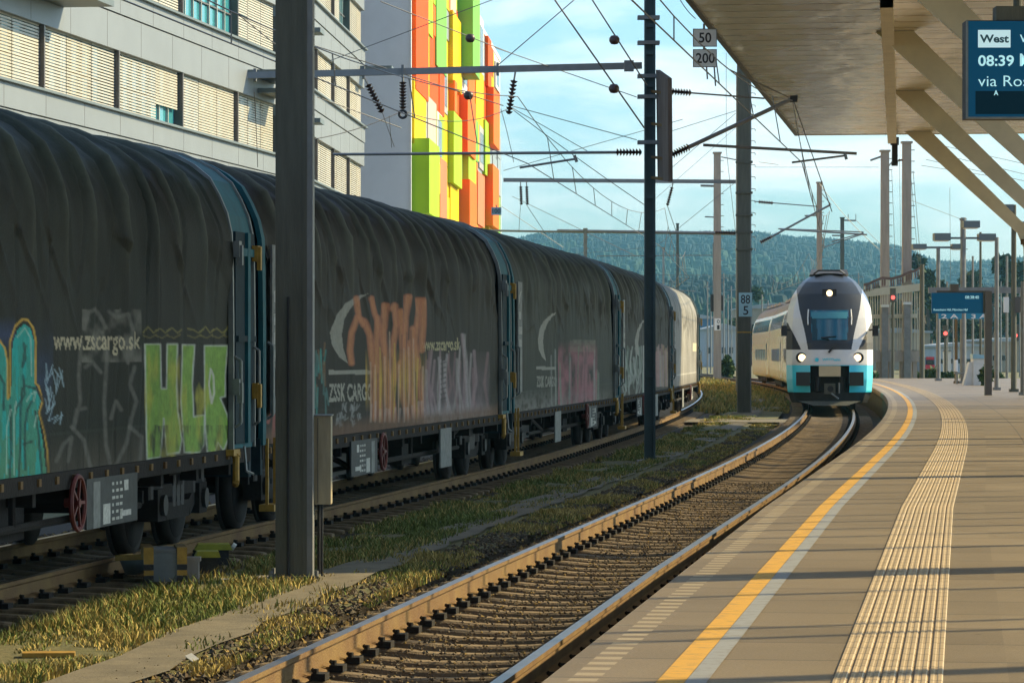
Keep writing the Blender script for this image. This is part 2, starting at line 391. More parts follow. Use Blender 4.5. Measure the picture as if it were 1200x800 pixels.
def track(fn, Y0, Y1, label, n_ind=100, step=.62):
    t = thing('railway_track', label, 'railway track')
    Ys = rangef(Y0, Y1, 1.5); rail(fn, -.7525, Ys, t); rail(fn, .7525, Ys, t)
    base = sleeper_mb(); first = None; rest = MB(); k = 0; Y = Y0 if Y0 > 10 else 13.5
    base_v = [Vector(v) for v in base.v]
    while Y < Y1:
        p = fn(Y, 0, 0); q = fn(Y+.5, 0, 0); ang = math.atan2(-(q[0]-p[0]), q[1]-p[1]) + random.uniform(-.006,.006)
        if k < n_ind:
            if first is None: o = base.build('sleeper', t); first = o
            else: o = first.copy(); COL.objects.link(o); o.parent = t
            o.location = (p[0], p[1], random.uniform(-.008,.004)); o.rotation_euler = (0, 0, ang)
        else:
            R = Matrix.Rotation(ang, 3, 'Z'); mm = rest
            off = len(mm.v); mm.v += [tuple(R @ v + Vector(p)) for v in base_v]
            for m in base.mats: mm.mi(m)
            mm.f += [tuple(off+a for a in f) for f in base.f]; mm.m += base.m
        Y += step; k += 1
    if rest.v: tag(rest.build('sleeper', t), kind='stuff')
    return t
track(P, -6, 300, 'rusty sunlit railway track beside the platform, leading to the passenger train', 100)
track(PF, -6, 260, 'railway track in shade under the row of dark freight wagons', 80)
def rocks(name, n, fn, l0, l1, Y0, Y1, z, size, label, mat='ballast', bias=1.6, flt=None, mats=None):
    Yv = Y0+(Y1-Y0)*RNG.random(n)**bias; lv = l0+(l1-l0)*RNG.random(n)
    if flt is not None:
        m = flt(Yv, lv); Yv = Yv[m]; lv = lv[m]; n = len(Yv)
    base = np.array([(1,0,0),(0,1,0),(-1,0,0),(0,-1,0),(.2,.1,1),(0,0,-.8)], float); fc = np.array([(0,1,4),(1,2,4),(2,3,4),(3,0,4),(1,0,5),(2,1,5),(3,2,5),(0,3,5)])
    ctr = np.array([fn(a, b, z) for a, b in zip(Yv, lv)]); sz = size*(.5+RNG.random(n)*.9)
    V = base[None]*(.6+.7*RNG.random((n,6,1)))*sz[:,None,None]*np.array([1,1,.75]); an = RNG.random(n)*6.28; c, s = np.cos(an), np.sin(an)
    V = np.stack([V[...,0]*c[:,None]-V[...,1]*s[:,None], V[...,0]*s[:,None]+V[...,1]*c[:,None], V[...,2]], -1)+ctr[:,None]
    Fa = (fc[None]+np.arange(n)[:,None,None]*6).reshape(-1,3)
    tone = (.55+.75*RNG.random((n,1,1))); hue = RNG.random((n,1,1)); c0 = np.array([.085,.058,.032]); c1 = np.array([.11,.09,.06]); c2 = np.array([.28,.19,.06])
    col = (np.where(hue < .5, c0, np.where(hue < .85, c1, c2))*tone); col = np.repeat(col, 6, 1).reshape(-1,3)
    o = npmesh(name, V.reshape(-1,3), Fa, [M['rock']], colors=col); return tag(o, label, 'gravel', kind='stuff')
M['rock'] = pm('loose_stone', (.16,.12,.08), .95, 0, .15, 40, 0, attr='Col')
ph = lambda Y: ((Y-13.5)/.62) % 1
rocks('ballast_gravel', 30000, P, -1.62, 1.6, 16, 75, -.305, .034, 'brown ballast stones between the sleepers of the sunlit track', flt=lambda Y, l: (np.abs(l) > 1.3) | ((np.abs(((Y-13.5)/.62) % 1-.5) < .30) & (np.abs(np.abs(l)-.7525) > .10)))
rocks('shaded_gravel', 9000, PF, -2.2, 1.7, 22, 80, -.245, .036, 'dark ballast stones under and beside the freight wagons')
rocks('verge_gravel', 7000, P, -2.1, -1.45, 17, 90, -.195, .026, 'loose gravel scattered between the path and the near rail')
# ---- grass
M['grass'] = pm('grass_blades', (.08,.1,.03), .8, 0, .15, 3, 0, attr='Col', spec=.2)
def grass(name, n, fn, l0, l1, Y0, Y1, z, h0, h1, thr, label, seed, dry=.5, bias=1.5, w=.0038):
    Yv = Y0+(Y1-Y0)*RNG.random(n)**bias; lv = (l0+(l1-l0)*RNG.random(n))
    nz = fbm(lv*1.6+50, Yv*.7, 4, seed); xx_ = np.array([fn(a, b, 0)[0] for a, b in zip(Yv, lv)]); keep = (nz > thr) & ~((Yv > 29.3) & (Yv < 33.6) & (xx_ < -2.55) & (RNG.random(n) < .8)); Yv = Yv[keep]; lv = lv[keep]; nz = nz[keep]; n = len(Yv)
    ctr = np.array([fn(a, b, z) for a, b in zip(Yv, lv)]); h = (h0+(h1-h0)*RNG.random(n)**1.8)*(.5+1.6*np.clip((nz-thr)*4,0,1)); an = RNG.random(n)*6.28; ln = h*(.15+.75*RNG.random(n)); la = RNG.random(n)*6.28
    ww = w*(1+Yv/30)
    d = np.stack([np.cos(an), np.sin(an), np.zeros(n)], 1)*ww[:,None]; lean = np.stack([np.cos(la)*ln, np.sin(la)*ln, h], 1); mid = lean*np.array([.35,.35,.6])
    V = np.stack([ctr-d, ctr+d, ctr+mid+d*.7, ctr+mid-d*.7, ctr+lean], 1).reshape(-1,3)
    o = np.arange(n)[:,None]*5; Fa = np.concatenate([o+np.array([0,1,2]), o+np.array([0,2,3]), o+np.array([3,2,4])])
    dr = np.clip(fbm(lv*1.1+9, Yv*.5, 3, seed+9)+(RNG.random(n)-.5)*.7, 0, 1) < dry
    g0 = np.array([.15,.185,.045]); g1 = np.array([.42,.32,.10]); col = np.where(dr[:,None], g1, g0)*(.6+.8*RNG.random((n,1))); col = np.repeat(col, 5, 0)
    return tag(npmesh(name, V, Fa, ['grass'], colors=col), label, 'grass', kind='stuff')
grass('verge_grass', 130000, P, -3.75, -2.35, 17, 110, -.21, .015, .065, .40, 'green and yellow grass along the strip below the freight wagons', 3, .42)
grass('trackside_grass', 60000, P, -2.15, -1.42, 17, 100, -.205, .012, .055, .50, 'dry yellow grass tufts between the path and the near rail', 11, .66)
grass('path_weeds', 6000, P, -2.6, -1.8, 17, 60, -.18, .02, .08, .62, 'small weeds growing in the cracks of the path', 17, .6)
grass('far_grass', 40000, P, -5.2, -1.4, 118, 260, -.24, .05, .16, .42, 'sunlit grass beside the far end of the freight train', 23, .6, 1.2)
rocks('sleeper_debris', 6000, P, -.66, .66, 16, 55, -.20, .014, 'dry leaves and crumbs lying on the sleepers', bias=1.4)
# ================================================================== FREIGHT WAGONS
WL = 19.5; HWD = 1.30; WB = [34.7-18.92+18.92*i for i in range(6)]; WS = 18.88/19.5
def hood(q):
    """half section of the hood: q 0 (sill, near side) .. 1 (sill, far side); returns x, z"""
    pts = [(1.30,.93),(1.30,2.2),(1.29,3.05),(1.24,3.28),(1.10,3.58),(.88,3.76),(.58,3.89),(.25,3.955),(0,3.97)]
    full = pts+[(-x,z) for x, z in reversed(pts[:-1])]
    a = np.array(full); d = np.r_[0, np.cumsum(np.hypot(*np.diff(a, axis=0).T))]; d /= d[-1]
    return np.interp(q, d, a[:,0]), np.interp(q, d, a[:,1])
def in_poly(x, y, poly):
    r = np.zeros(x.shape, bool); n = len(poly); j = n-1
    for i in range(n):
        xi, yi = poly[i]; xj, yj = poly[j]
        if yi != yj: r ^= ((yi > y) != (yj > y)) & (x < (xj-xi)*(y-yi)/(yj-yi)+xi)
        j = i
    return r
def seg_d(x, y, pts, ax=1.0):
    d = np.full(x.shape, 1e9)
    for (x0,y0),(x1,y1) in zip(pts[:-1], pts[1:]):
        dx, dy = (x1-x0)*ax, y1-y0; t = np.clip((((x-x0)*ax)*dx+(y-y0)*dy)/(dx*dx+dy*dy+1e-9), 0, 1)
        d = np.minimum(d, np.hypot((x-x0)*ax-t*dx, y-y0-t*dy))
    return d
def text_mask(x, y, s, x0, x1, y0, y1, bold=0.02):
    """letters between photo-measured columns; y0 (top) may differ left to right: pairs"""
    V, T = text_tris(s, bold=bold); mn = V.min(0); mx = V.max(0); a = (V[:,0]-mn[0])/(mx[0]-mn[0]); b = (V[:,1]-mn[1])/(mx[1]-mn[1])
    px = x0+a*(x1-x0); top = y0[0]+(y0[1]-y0[0])*a; bot = y1[0]+(y1[1]-y1[0])*a; py = bot+(top-bot)*b
    r = np.zeros(x.shape, bool); bb = (x > x0-1) & (x < x1+1) & (y > min(y0)-1) & (y < max(y1)+1); xs = x[bb]; ys = y[bb]; rr = np.zeros(xs.shape, bool)
    for t in T:
        (ax,ay),(bx,by),(cx,cy_) = [(px[i],py[i]) for i in t]
        d = (bx-ax)*(cy_-ay)-(cx-ax)*(by-ay)
        if abs(d) < 1e-9: continue
        u = ((xs-ax)*(cy_-ay)-(cx-ax)*(ys-ay))/d; v = ((bx-ax)*(ys-ay)-(xs-ax)*(by-ay))/d; rr |= (u >= 0) & (v >= 0) & (u+v <= 1)
    r[bb] = rr; return r
class Paint:
    def __init__(s, x, y, base): s.x = x; s.y = y; s.c = base
    def put(s, m, col, a=1.0):
        if np.isscalar(a): a = np.full(s.x.shape, a)
        k = (m*a)[...,None]; s.c[:] = s.c*(1-k)+np.array(col)*1.15*k
    def n(s, fx, fy, seed, o=3): return fbm(s.x*fx+100, s.y*fy+100, o, seed)
    def line(s, pts, w, col, a=.9, ax=1.0, soft=.6, rough=.35, seed=1):
        d = seg_d(s.x, s.y, pts, ax); m = np.clip((w/2+soft-d)/soft/1.2, 0, 1); s.put(m, col, a*(1-rough*s.n(.3,.2,seed)))
    def poly(s, pts, col, a=.9, rough=.3, seed=2): s.put(in_poly(s.x, s.y, pts).astype(float), col, a*(1-rough*s.n(.25,.12,seed)))
def moon(p, dx, dy, sx, sy, col, a):
    out = [(432,344),(418,347),(404,356),(393,370),(387,390),(389,405),(397,418),(408,426),(402,408),(400,392),(403,375),(412,359)]
    p.poly([(dx+(x-387)*sx, dy+(y-344)*sy) for x, y in out], col, a, .25)
def graffiti(k, p):
    x, y = p.x, p.y; R = random.Random(k+40)
    low = np.clip((y-300)/200, 0, 1)
    if k == 0:
        p.put(((x > 38) & (x < 62)) * np.clip(1-abs(y-440)/70, 0, 1), (.03,.06,.14), .75*p.n(.08,.04,5))
        p.put(((x < 18)) * np.clip(1-abs(y-392)/22, 0, 1), (.03,.05,.12), .8)
        body = [(-40,385),(-4,398),(4,404),(9,424),(9,468),(13,466),(15,402),(21,386),(29,379),(36,385),(40,400),(40,449),(48,470),(44,482),(50,515),(55,556),(-40,590)]
        gr = np.clip((y-400)/150, 0, 1)[...,None]; m = in_poly(x, y, body).astype(float)
        c = np.array([.03,.42,.36])*(1-gr)+np.array([.09,.34,.20])*gr; m2 = (m*(.92-.25*p.n(.4,.05,6)))[...,None]; p.c[:] = p.c*(1-m2)+c*m2
        patch = in_poly(x, y, body) & (p.n(.25,.03,61) > .56); p.put(patch.astype(float), (.01,.36,.34), .7)
        for q in ([(18,480),(24,470),(29,462),(27,440)],[(12,475),(13,520),(11,560)],[(26,455),(24,480),(24,520),(22,558)],[(37,470),(32,480),(29,500),(30,550)],[(28,402),(30,420),(26,430),(30,405)],[(0,440),(5,450),(4,480)],[(30,452),(40,455)],[(28,520),(38,517)],[(41,482),(46,510),(50,556)],[(-14,420),(-10,480),(-14,560)]):
            p.line(q, 2.2, (.015,.03,.03), .9, soft=.8)
        for q in ([(13,480),(8,500),(8,555)],[(19,470),(16,490),(16,556)],[(31,470),(36,462),(42,458),(39,470)],[(20,395),(29,384),(36,396),(37,440)],[(43,486),(40,500)]): p.line(q, 1.1, (.45,.6,.5), .7)
        p.line([(-12,398),(0,399),(6,408),(9,425),(9,467),(12,462),(12,400),(18,382),(26,374),(33,375),(39,384),(42,400),(41,449),(45,452),(50,470),(46,483),(52,505),(56,530),(57,556)], 1.9, (.62,.38,.06), .95, soft=.6)
        p.line([(42,455),(52,472),(48,484),(54,508),(58,530),(58,560)], 3.2, (.02,.02,.02), .8)
        for i in range(16):
            a0 = 50+R.random()*22; b0 = 425+R.random()*65; p.line([(a0,b0),(a0+R.uniform(-4,6),b0+R.uniform(6,24)),(a0+R.uniform(0,8),b0+R.uniform(-6,10))], .8, (.32,.45,.52), .75)
        # old ghost tag, grey outlines
        for q in ([(98,385),(104,366),(112,362),(118,372),(124,384)],[(95,400),(92,440),(94,470),(86,502),(90,480),(100,478)],[(84,500),(98,515),(106,548)],[(100,430),(108,424),(118,436)],[(120,390),(126,410),(122,470),(124,520),(130,548)],[(140,395),(150,425),(158,400)],[(130,490),(136,470),(142,480)],[(134,548),(148,520),(154,490),(160,470),(152,450),(158,430)],[(152,500),(166,512),(164,545),(156,548)],[(66,540),(74,520),(84,512),(80,540)],[(128,365),(136,372),(150,368),(156,386)]):
            p.line(q, 3.2, (.19,.185,.165), .55, soft=1.6, rough=.6, seed=8)
        p.put(((x > 96) & (x < 166) & (y > 362) & (y < 424)).astype(float), (.17,.165,.14), np.clip(p.n(.08,.04,9)*2.2-.85, 0, .75))
        p.put(text_mask(x, y, 'www.zscargo.sk', 62, 165, (386,388), (418,416), .015).astype(float), (.50,.44,.30), .92-.35*p.n(.2,.1,10))
        lime = lambda pts, s_: (p.poly(pts, (.24,.42,.075), .95, .45, s_), p.line(pts+[pts[0]], 1.5, (.52,.54,.48), .85, rough=.5, seed=s_+1))
        lime([(170,403),(188,403),(189,455),(195,455),(196,403),(208,403),(207,440),(208,480),(213,515),(210,530),(196,532),(192,490),(188,535),(172,538)], 12)
        lime([(214,404),(228,404),(226,450),(227,488),(240,486),(240,520),(234,530),(216,530),(212,470)], 13)
        lime([(239,405),(267,405),(264,440),(264,464),(258,466),(266,485),(271,505),(262,528),(255,518),(252,530),(243,530),(240,480)], 14)
        p.put(((x > 169) & (x < 272) & (y > 498) & (y < 540)).astype(float), (.03,.03,.025), np.clip(p.n(.3,.05,15)*2.6-1.15, 0, .85))
        p.put(((x > 169) & (x < 270) & (y > 404) & (y < 535)).astype(float), (.42,.40,.06), np.clip(p.n(.12,.03,63)*2.2-1.15, 0, .6))
        p.line([(247,432),(250,440),(251,460),(248,472),(245,450),(247,432)], 2.0, (.55,.52,.48), .85)
        for i in range(7):
            a0 = 168+i*14+(10 if i > 2 else 0); p.line([(a0,388+R.uniform(-3,3)),(a0+6,384+R.uniform(-3,3)),(a0+12,390),(a0+17,386)], 1.2, (.28,.25,.07), .6)
            p.line([(a0,393),(a0+8,396),(a0+15,392)], 1.2, (.24,.21,.06), .5)
    elif k == 1:
        pale = (.30,.295,.25)
        p.line([(314,495),(322,470),(320,520),(314,540)], 3, (.4,.12,.10), .7)
        moon(p, 387, 344, 1, 1, pale, .9)
        p.put(((x > 385) & (x < 436) & (y > 433.5) & (y < 438.5)).astype(float), pale, .85)
        p.put(text_mask(x, y, 'ZSSK CARGO', 385, 437, (449,449), (471,469), .03).astype(float), pale, .92)
        p.put(text_mask(x, y, 'www.zscargo.sk', 495, 539, (396,395), (416,415), .02).astype(float), (.42,.38,.22), .8)
        for i in range(26):
            a0 = 392+R.random()*30; b0 = 474+R.choice((0,10,18))+R.uniform(-2,2); p.line([(a0,b0),(a0+R.uniform(-2,3),b0+7),(a0+R.uniform(1,4),b0+R.uniform(-3,6))], .8, (.24,.25,.25), .7)
        for i in range(22):
            a0 = 367+R.random()*17; b0 = 400+R.random()*60; p.line([(a0,b0),(a0+R.uniform(-3,3),b0+R.uniform(14,34))], 1.6, R.choice([(.03,.22,.2),(.06,.17,.16),(.16,.09,.04)]), .75)
        # tall orange and yellow letters
        st = [((412,425),(410,410),(412,390),(418,372),(427,376),(433,392),(437,430),(438,490)),((418,350),(421,372),(426,380)),((436,350),(440,368),(446,385),(450,410),(452,440),(456,492)),
              ((452,358),(450,390),(452,420),(458,455),(462,492)),((459,362),(462,358),(464,380),(460,410),(462,440)),((468,365),(470,380),(472,410),(470,450),(478,490)),((480,348),(476,370),(474,400),(478,440),(486,488)),
              ((493,352),(490,372),(486,400),(490,430),(494,470),(497,486)),((480,402),(474,420),(466,430),(460,450),(452,430)),((443,372),(441,400),(444,450),(446,492)),((484,385),(482,420),(480,450),(484,470),(492,488)),((497,352),(496,380),(494,410))]
        for i, q in enumerate(st):
            for w_, c_, a_ in ((7.0,(.36,.13,.065),.85),(3.4,(.44,.19,.075),.75)): p.line(list(q), w_, c_, a_, soft=1.2, rough=.35, seed=20+i)
        ye = np.clip(1-abs(y-445)/38, 0, 1); band = (x > 428) & (x < 500) & (y > 395) & (y < 495)
        p.put(band.astype(float)*ye, (.50,.32,.045), np.clip(p.n(.35,.02,33)*2.4-.75, 0, .85))
        for i in range(12):
            a0 = 434+i*5.6; p.line([(a0,395+R.uniform(-10,35)),(a0+R.uniform(-2,2),450),(a0+R.uniform(-2,2),494)], 1.1, R.choice([(.5,.34,.25),(.42,.3,.22),(.5,.36,.06)]), .75)
            p.line([(a0-2.6,380+R.uniform(0,60)),(a0-2.6+R.uniform(-1,1),494)], .7, (.05,.03,.03), .7)
            p.line([(a0+R.uniform(-2,2),470+R.uniform(0,10)),(a0,494)], 2.2, (.42,.33,.29), .55)
        # pale pink letters
        pk = (x > 496) & (x < 574) & (y > 412) & (y < 488); p.put(pk.astype(float), (.19,.145,.16), np.clip((y-405)/70, .05, 1)*np.clip(p.n(.16,.04,40)*1.8-.2, 0, .75))
        for i in range(26):
            a0 = 499+R.random()*74; t0 = 392 if 540 < a0 < 546 else 405+R.random()*40; p.line([(a0,t0),(a0+R.uniform(-4,4),t0+35),(a0+R.uniform(-5,5),484)], R.uniform(1,3), R.choice([(.30,.21,.23),(.27,.25,.24),(.33,.3,.3),(.22,.13,.14)]), .7, soft=1)
        for i in range(9): p.line([(517,420+i*6),(522,418+i*6)], 1.2, (.04,.04,.04), .8)
        p.put(((y > 470) & (x > 497) & (x < 576)).astype(float), (.40,.37,.37), np.clip((y-470)/22, 0, 1)*np.clip(p.n(.3,.1,44)*1.7-.3, 0, .7))
    elif k == 2:
        pale = (.33,.33,.29)
        moon(p, 630.5, 366, .46, .70, pale, .85)
        p.put(((x > 629) & (x < 652) & (y > 429.5) & (y < 433)).astype(float), pale, .7)
        p.put(text_mask(x, y, 'ZSSK CARGO', 629, 652, (440,441), (454,453), .03).astype(float), pale, .6)
        m = (x > 654) & (x < 700) & (y > 400) & (y < 474); p.put(m.astype(float), (.33,.12,.15), np.clip(p.n(.14,.05,50)*2-.35, 0, .75)*np.clip((y-398)/20, 0, 1))
        m = (x > 668) & (x < 698) & (y > 398) & (y < 412); p.put(m.astype(float), (.25,.24,.18), .5*p.n(.3,.2,51))
        for i in range(22):
            a0 = 640+R.random()*75; p.line([(a0,405+R.random()*40),(a0+R.uniform(-2,2),474)], 1.3, R.choice([(.16,.2,.17),(.30,.13,.16),(.24,.25,.24),(.13,.18,.12)]), .6)
        p.put(((y > 455)).astype(float), (.24,.24,.23), np.clip((y-455)/22, 0, 1)*np.clip(p.n(.4,.2,55)*1.6-.45, 0, .55))
    elif k == 3:
        pale = (.36,.36,.32); moon(p, 744, 374, .30, .56, pale, .8)
        for i in range(40):
            a0 = R.uniform(730,758); b0 = R.uniform(404,440); p.line([(a0,b0),(a0+R.uniform(-3,3),b0+18),(a0+R.uniform(-3,3),b0+30)], 1.1, R.choice([(.3,.34,.31),(.12,.17,.14),(.26,.28,.26)]), .75)
        p.put(((x > 753.5) & (x < 757.5) & (y > 405) & (y < 460)).astype(float), (.38,.39,.36), .8)
        for i in range(22):
            a0 = R.uniform(768,786); p.line([(a0,403+R.random()*14),(a0+R.uniform(0,3),452)], 1.6, R.choice([(.34,.2,.19),(.36,.25,.15),(.28,.27,.25)]), .65)
    else:
        moon(p, 801, 383, .10, .30, (.34,.34,.32), .8)
        p.put(((x > 800) & (x < 804) & (y > 419) & (y < 421)).astype(float), (.3,.3,.3), .7)
        p.put(((x > 812) & (x < 816) & (y > 402) & (y < 411)).astype(float), (.55,.50,.36), .9)
def tarp(k, root, ctr, ang, du, nz_):
    y0, y1 = -9.45, 8.52; nu = int((y1-y0)/du); nq = 46
    zside = np.linspace(.93, 2.9, nz_); 
    xh, zh = hood(np.linspace(0,1,181)); i0 = np.searchsorted(-(xh-1.2950), 0)
    # section: dense flat side first, then the hood curve, then the far side coarse
    q = np.linspace(0,1,4000); X_, Z_ = hood(q); qs = [q[np.argmin(abs(Z_[:1500]-z))] for z in zside]; qe = np.linspace(qs[-1]+.012, 1, nq)
    Q = np.r_[qs, qe]; xs, zs = hood(Q); u = np.linspace(y0, y1, nu); U, Xs = np.meshgrid(u, xs, indexing='ij'); _, Zs = np.meshgrid(u, zs, indexing='ij')
    nx = np.gradient(zs, Q); nz = -np.gradient(xs, Q); nn = np.hypot(nx, nz); nx /= nn; nz /= nn
    ribs = 17; w = (U-y0)/(y1-y0)*ribs; jit = .12*np.sin(w*1.7+k); ph_ = np.abs(((w+jit)%1)-.5)*2      # 1 on a rib
    roof = np.clip((Zs-2.4)/1.1, 0, 1); side = 1-roof
    ridge = np.exp(-((1-ph_)/.16)**2)
    wav = fbm(U*1.1+k*13, Zs*.8+Xs*.6, 4, 70+k)-.5
    fold = (vnoise(U*2.6+Zs*.35, Zs*.25, 80+k)-.5)*np.exp(-((Zs-2.75)/.7)**2)
    lowf = (vnoise(U*3.4, Zs*.3+5, 90+k)-.5)*np.clip(1.6-Zs, 0, 1)
    h = roof*(ridge*.05-.045*(1-ph_)**.7) + side*ridge*.012 + wav*(.05*roof+.022) + fold*.11 + lowf*.04
    cr = np.abs(vnoise(U*1.3+Zs*1.5+k*7, Zs*.9-U*.2, 120+k)-.5); h = h+np.clip(.10-cr, 0, .1)*.35*np.exp(-((Zs-2.9)/.8)**2); cr2 = np.abs(vnoise(U*2.1-Zs*.5, Zs*.5+U*.1, 150+k)-.5); h = h-np.clip(.07-cr2, 0, .07)*.35
    h = h*(.22+.78*np.clip((Zs-2.1)/.7, 0, 1))
    if k == 4: h *= .5
    X = Xs+h*nx[None]; Z = Zs+h*nz[None]
    V = np.stack([X, U, Z], -1).reshape(-1,3)
    n = len(Q); I = np.arange(nu-1)[:,None]*n+np.arange(n-1)[None]; Fa = np.stack([I, I+1, I+n+1, I+n], -1).reshape(-1,4)[:, ::-1]
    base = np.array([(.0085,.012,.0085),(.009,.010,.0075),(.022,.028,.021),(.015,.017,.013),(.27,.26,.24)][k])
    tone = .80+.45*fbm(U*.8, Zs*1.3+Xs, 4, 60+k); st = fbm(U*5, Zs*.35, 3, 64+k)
    c = base[None,None]*tone[...,None]; c = c*(1+.9*(st-.5))[...,None]; sm = (np.clip(fbm(U*1.6+k, Zs*.5, 4, 210+k)*2.4-1.3, 0, 1)*.18)[...,None]; c = c*(1-sm)+np.array([.06,.06,.048])*sm; c = c*(1-.5*np.clip(.10-cr, 0, .1)*10*np.exp(-((Zs-2.9)/.8)**2))[...,None]  # creases near the shoulder darkened in the colour, as painted shade
    rl = (roof*ridge*.85*(.4+.9*fbm(U*1.5, Zs, 3, 5)))[...,None]; c = c*(1-rl)+np.array([.11,.12,.09])*rl  # highlights painted along the roof ridges to strengthen the wrinkles
    if k == 0:      # greenish roof sheen painted into the colour of the upper tarpaulin
        gm = (np.clip((Zs-3.2)/1, 0, 1)*np.clip(fbm(U*.5, Zs*.8, 3, 33)*2-.7, 0, .5))[...,None]; c = c*(1-gm)+np.array([.05,.085,.07])*gm
    # dust towards the sill
    db = (np.clip((1.25-Zs)/.35, 0, 1)*(.2+.5*st))[...,None]; c = c*(1-db)+np.array([.12,.10,.075])*db
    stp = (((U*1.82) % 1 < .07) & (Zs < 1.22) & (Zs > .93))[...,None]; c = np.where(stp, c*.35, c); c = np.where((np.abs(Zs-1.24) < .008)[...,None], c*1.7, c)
    # photo-measured coordinates of the painted side
    ca, sa = math.cos(ang), math.sin(ang); wx = ctr[0]+HWD*ca-U*WS*sa; wy = ctr[1]+HWD*sa+U*WS*ca
    px = 600+F*wx/wy; py = HZ-F*(Zs-EYE)/wy
    p = Paint(px[:, :nz_], py[:, :nz_], c[:, :nz_].copy()); graffiti(k, p); c[:, :nz_] = p.c
    if k == 1:
        rb = (np.clip((1.12-Zs)/.12, 0, 1)*(.5+.5*st))[...,None]; c = c*(1-rb)+np.array([.16,.085,.05])*rb
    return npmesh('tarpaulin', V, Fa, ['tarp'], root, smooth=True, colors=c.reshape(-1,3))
M['tarp'] = pm('weathered_tarpaulin', (.05,.05,.045), .6, 0, .15, 14, .3, 40, attr='Col', spec=.14)
def arch(mb, y0, y1, off, mat, zmin=.93, th=.05, trim=None):
    xs, zs = hood(np.linspace(0,1,41)); c = np.array([0,2.2]); V = []; n = len(xs)
    for y in (y0, y1):
        for o_ in (off, off-th):
            for x, z in zip(xs, zs):
                d = np.array([x, max(z-2.6, 0)]); l = np.hypot(*d)+1e-6; V.append((x+d[0]/l*o_, y, z+d[1]/l*o_))
    Fa = []
    for i in range(n-1):
        a = i; b = n+i; c_ = 2*n+i; d_ = 3*n+i
        Fa += [(a,a+1,c_+1,c_),(b,d_,d_+1,b+1),(a,b,b+1,a+1),(c_,c_+1,d_+1,d_)]
    mb.add(V, Fa, mat)
def end_wall(mb, y, th, mat, sc=.97):
    xs, zs = hood(np.linspace(0,1,31)); mb.prism([(x*sc, .93+(z-.93)*.985) for x, z in zip(xs, zs)], y-th/2, y+th/2, mat)
def wheelset(parent, x, y):
    for s in (-1, 1):
        b = MB(); c = (s*.75, 0, .46); b.tube((s*.69,0,.46),(s*.82,0,.46), .46, 'wheel', 28); b.tube((s*.655,0,.46),(s*.69,0,.46), .487, 'wheel', 28)
        b.tube((s*.82,0,.46),(s*.825,0,.46), .40, 'under', 24); b.tube((s*.82,0,.46),(s*.90,0,.46), .12, 'under', 12)
        o = b.build('wheel', parent, True, (0, y, 0)); 
def make_bogie(root, yc):
    b = MB()
    for s in (-1, 1):
        x = s*.99
        b.bb(x-.05,x+.05,-1.25,1.25,.52,.64,'under')
        b.prism([(0,0)], 0, 0, 'under') if False else None
        # dropped side frame between the axles
        for (ya,za,yb,zb) in ((-.95,.6,-.5,.38),(.95,.6,.5,.38),(-.5,.38,.5,.38)): b.bar((x,ya,za),(x,yb,zb), .1, .16, 'under')
        for ya in (-.9, .9):
            b.box((x,ya,.46), (.2,.34,.30), 'under'); b.tube((x,ya,.46),(x+s*.14,ya,.46), .10, 'black', 12)
            for d in (-.2, .2): b.tube((x,ya+d,.52),(x,ya+d,.78), .065, 'black', 8)
        for d in (-.18, 0, .18): b.tube((x,d,.42),(x,d,.72), .07, 'black', 8)
        b.box((x,0,.78), (.16,1.0,.12), 'under')
        for ya in (-.42, .42): b.box((x-s*.22,ya,.45), (.08,.09,.34), 'rust')
        b.tube((x,-.9,.46),(x*.5,-.9,.46), .07, 'under', 8); b.tube((x,.9,.46),(x*.5,.9,.46), .07, 'under', 8)
    b.box((0,0,.72), (2.1,.5,.2), 'under'); b.box((0,1.28,.55), (2.0,.08,.12), 'under'); b.box((0,-1.28,.55), (2.0,.08,.12), 'under')
    for ya in (-.9,.9): b.tube((-.9,ya,.46),(.9,ya,.46), .085, 'under', 10)
    o = b.build('bogie', root, False, (0, yc, 0)); wheelset(o, 0, -.9); wheelset(o, 0, .9); return o
def handle(mb, x, y, z0, z1, mat='pale_trim', d=.07): mb.path([(x,y,z0),(x+d,y,z0+.04),(x+d,y,z1-.04),(x,y,z1)], .016, mat, 6)
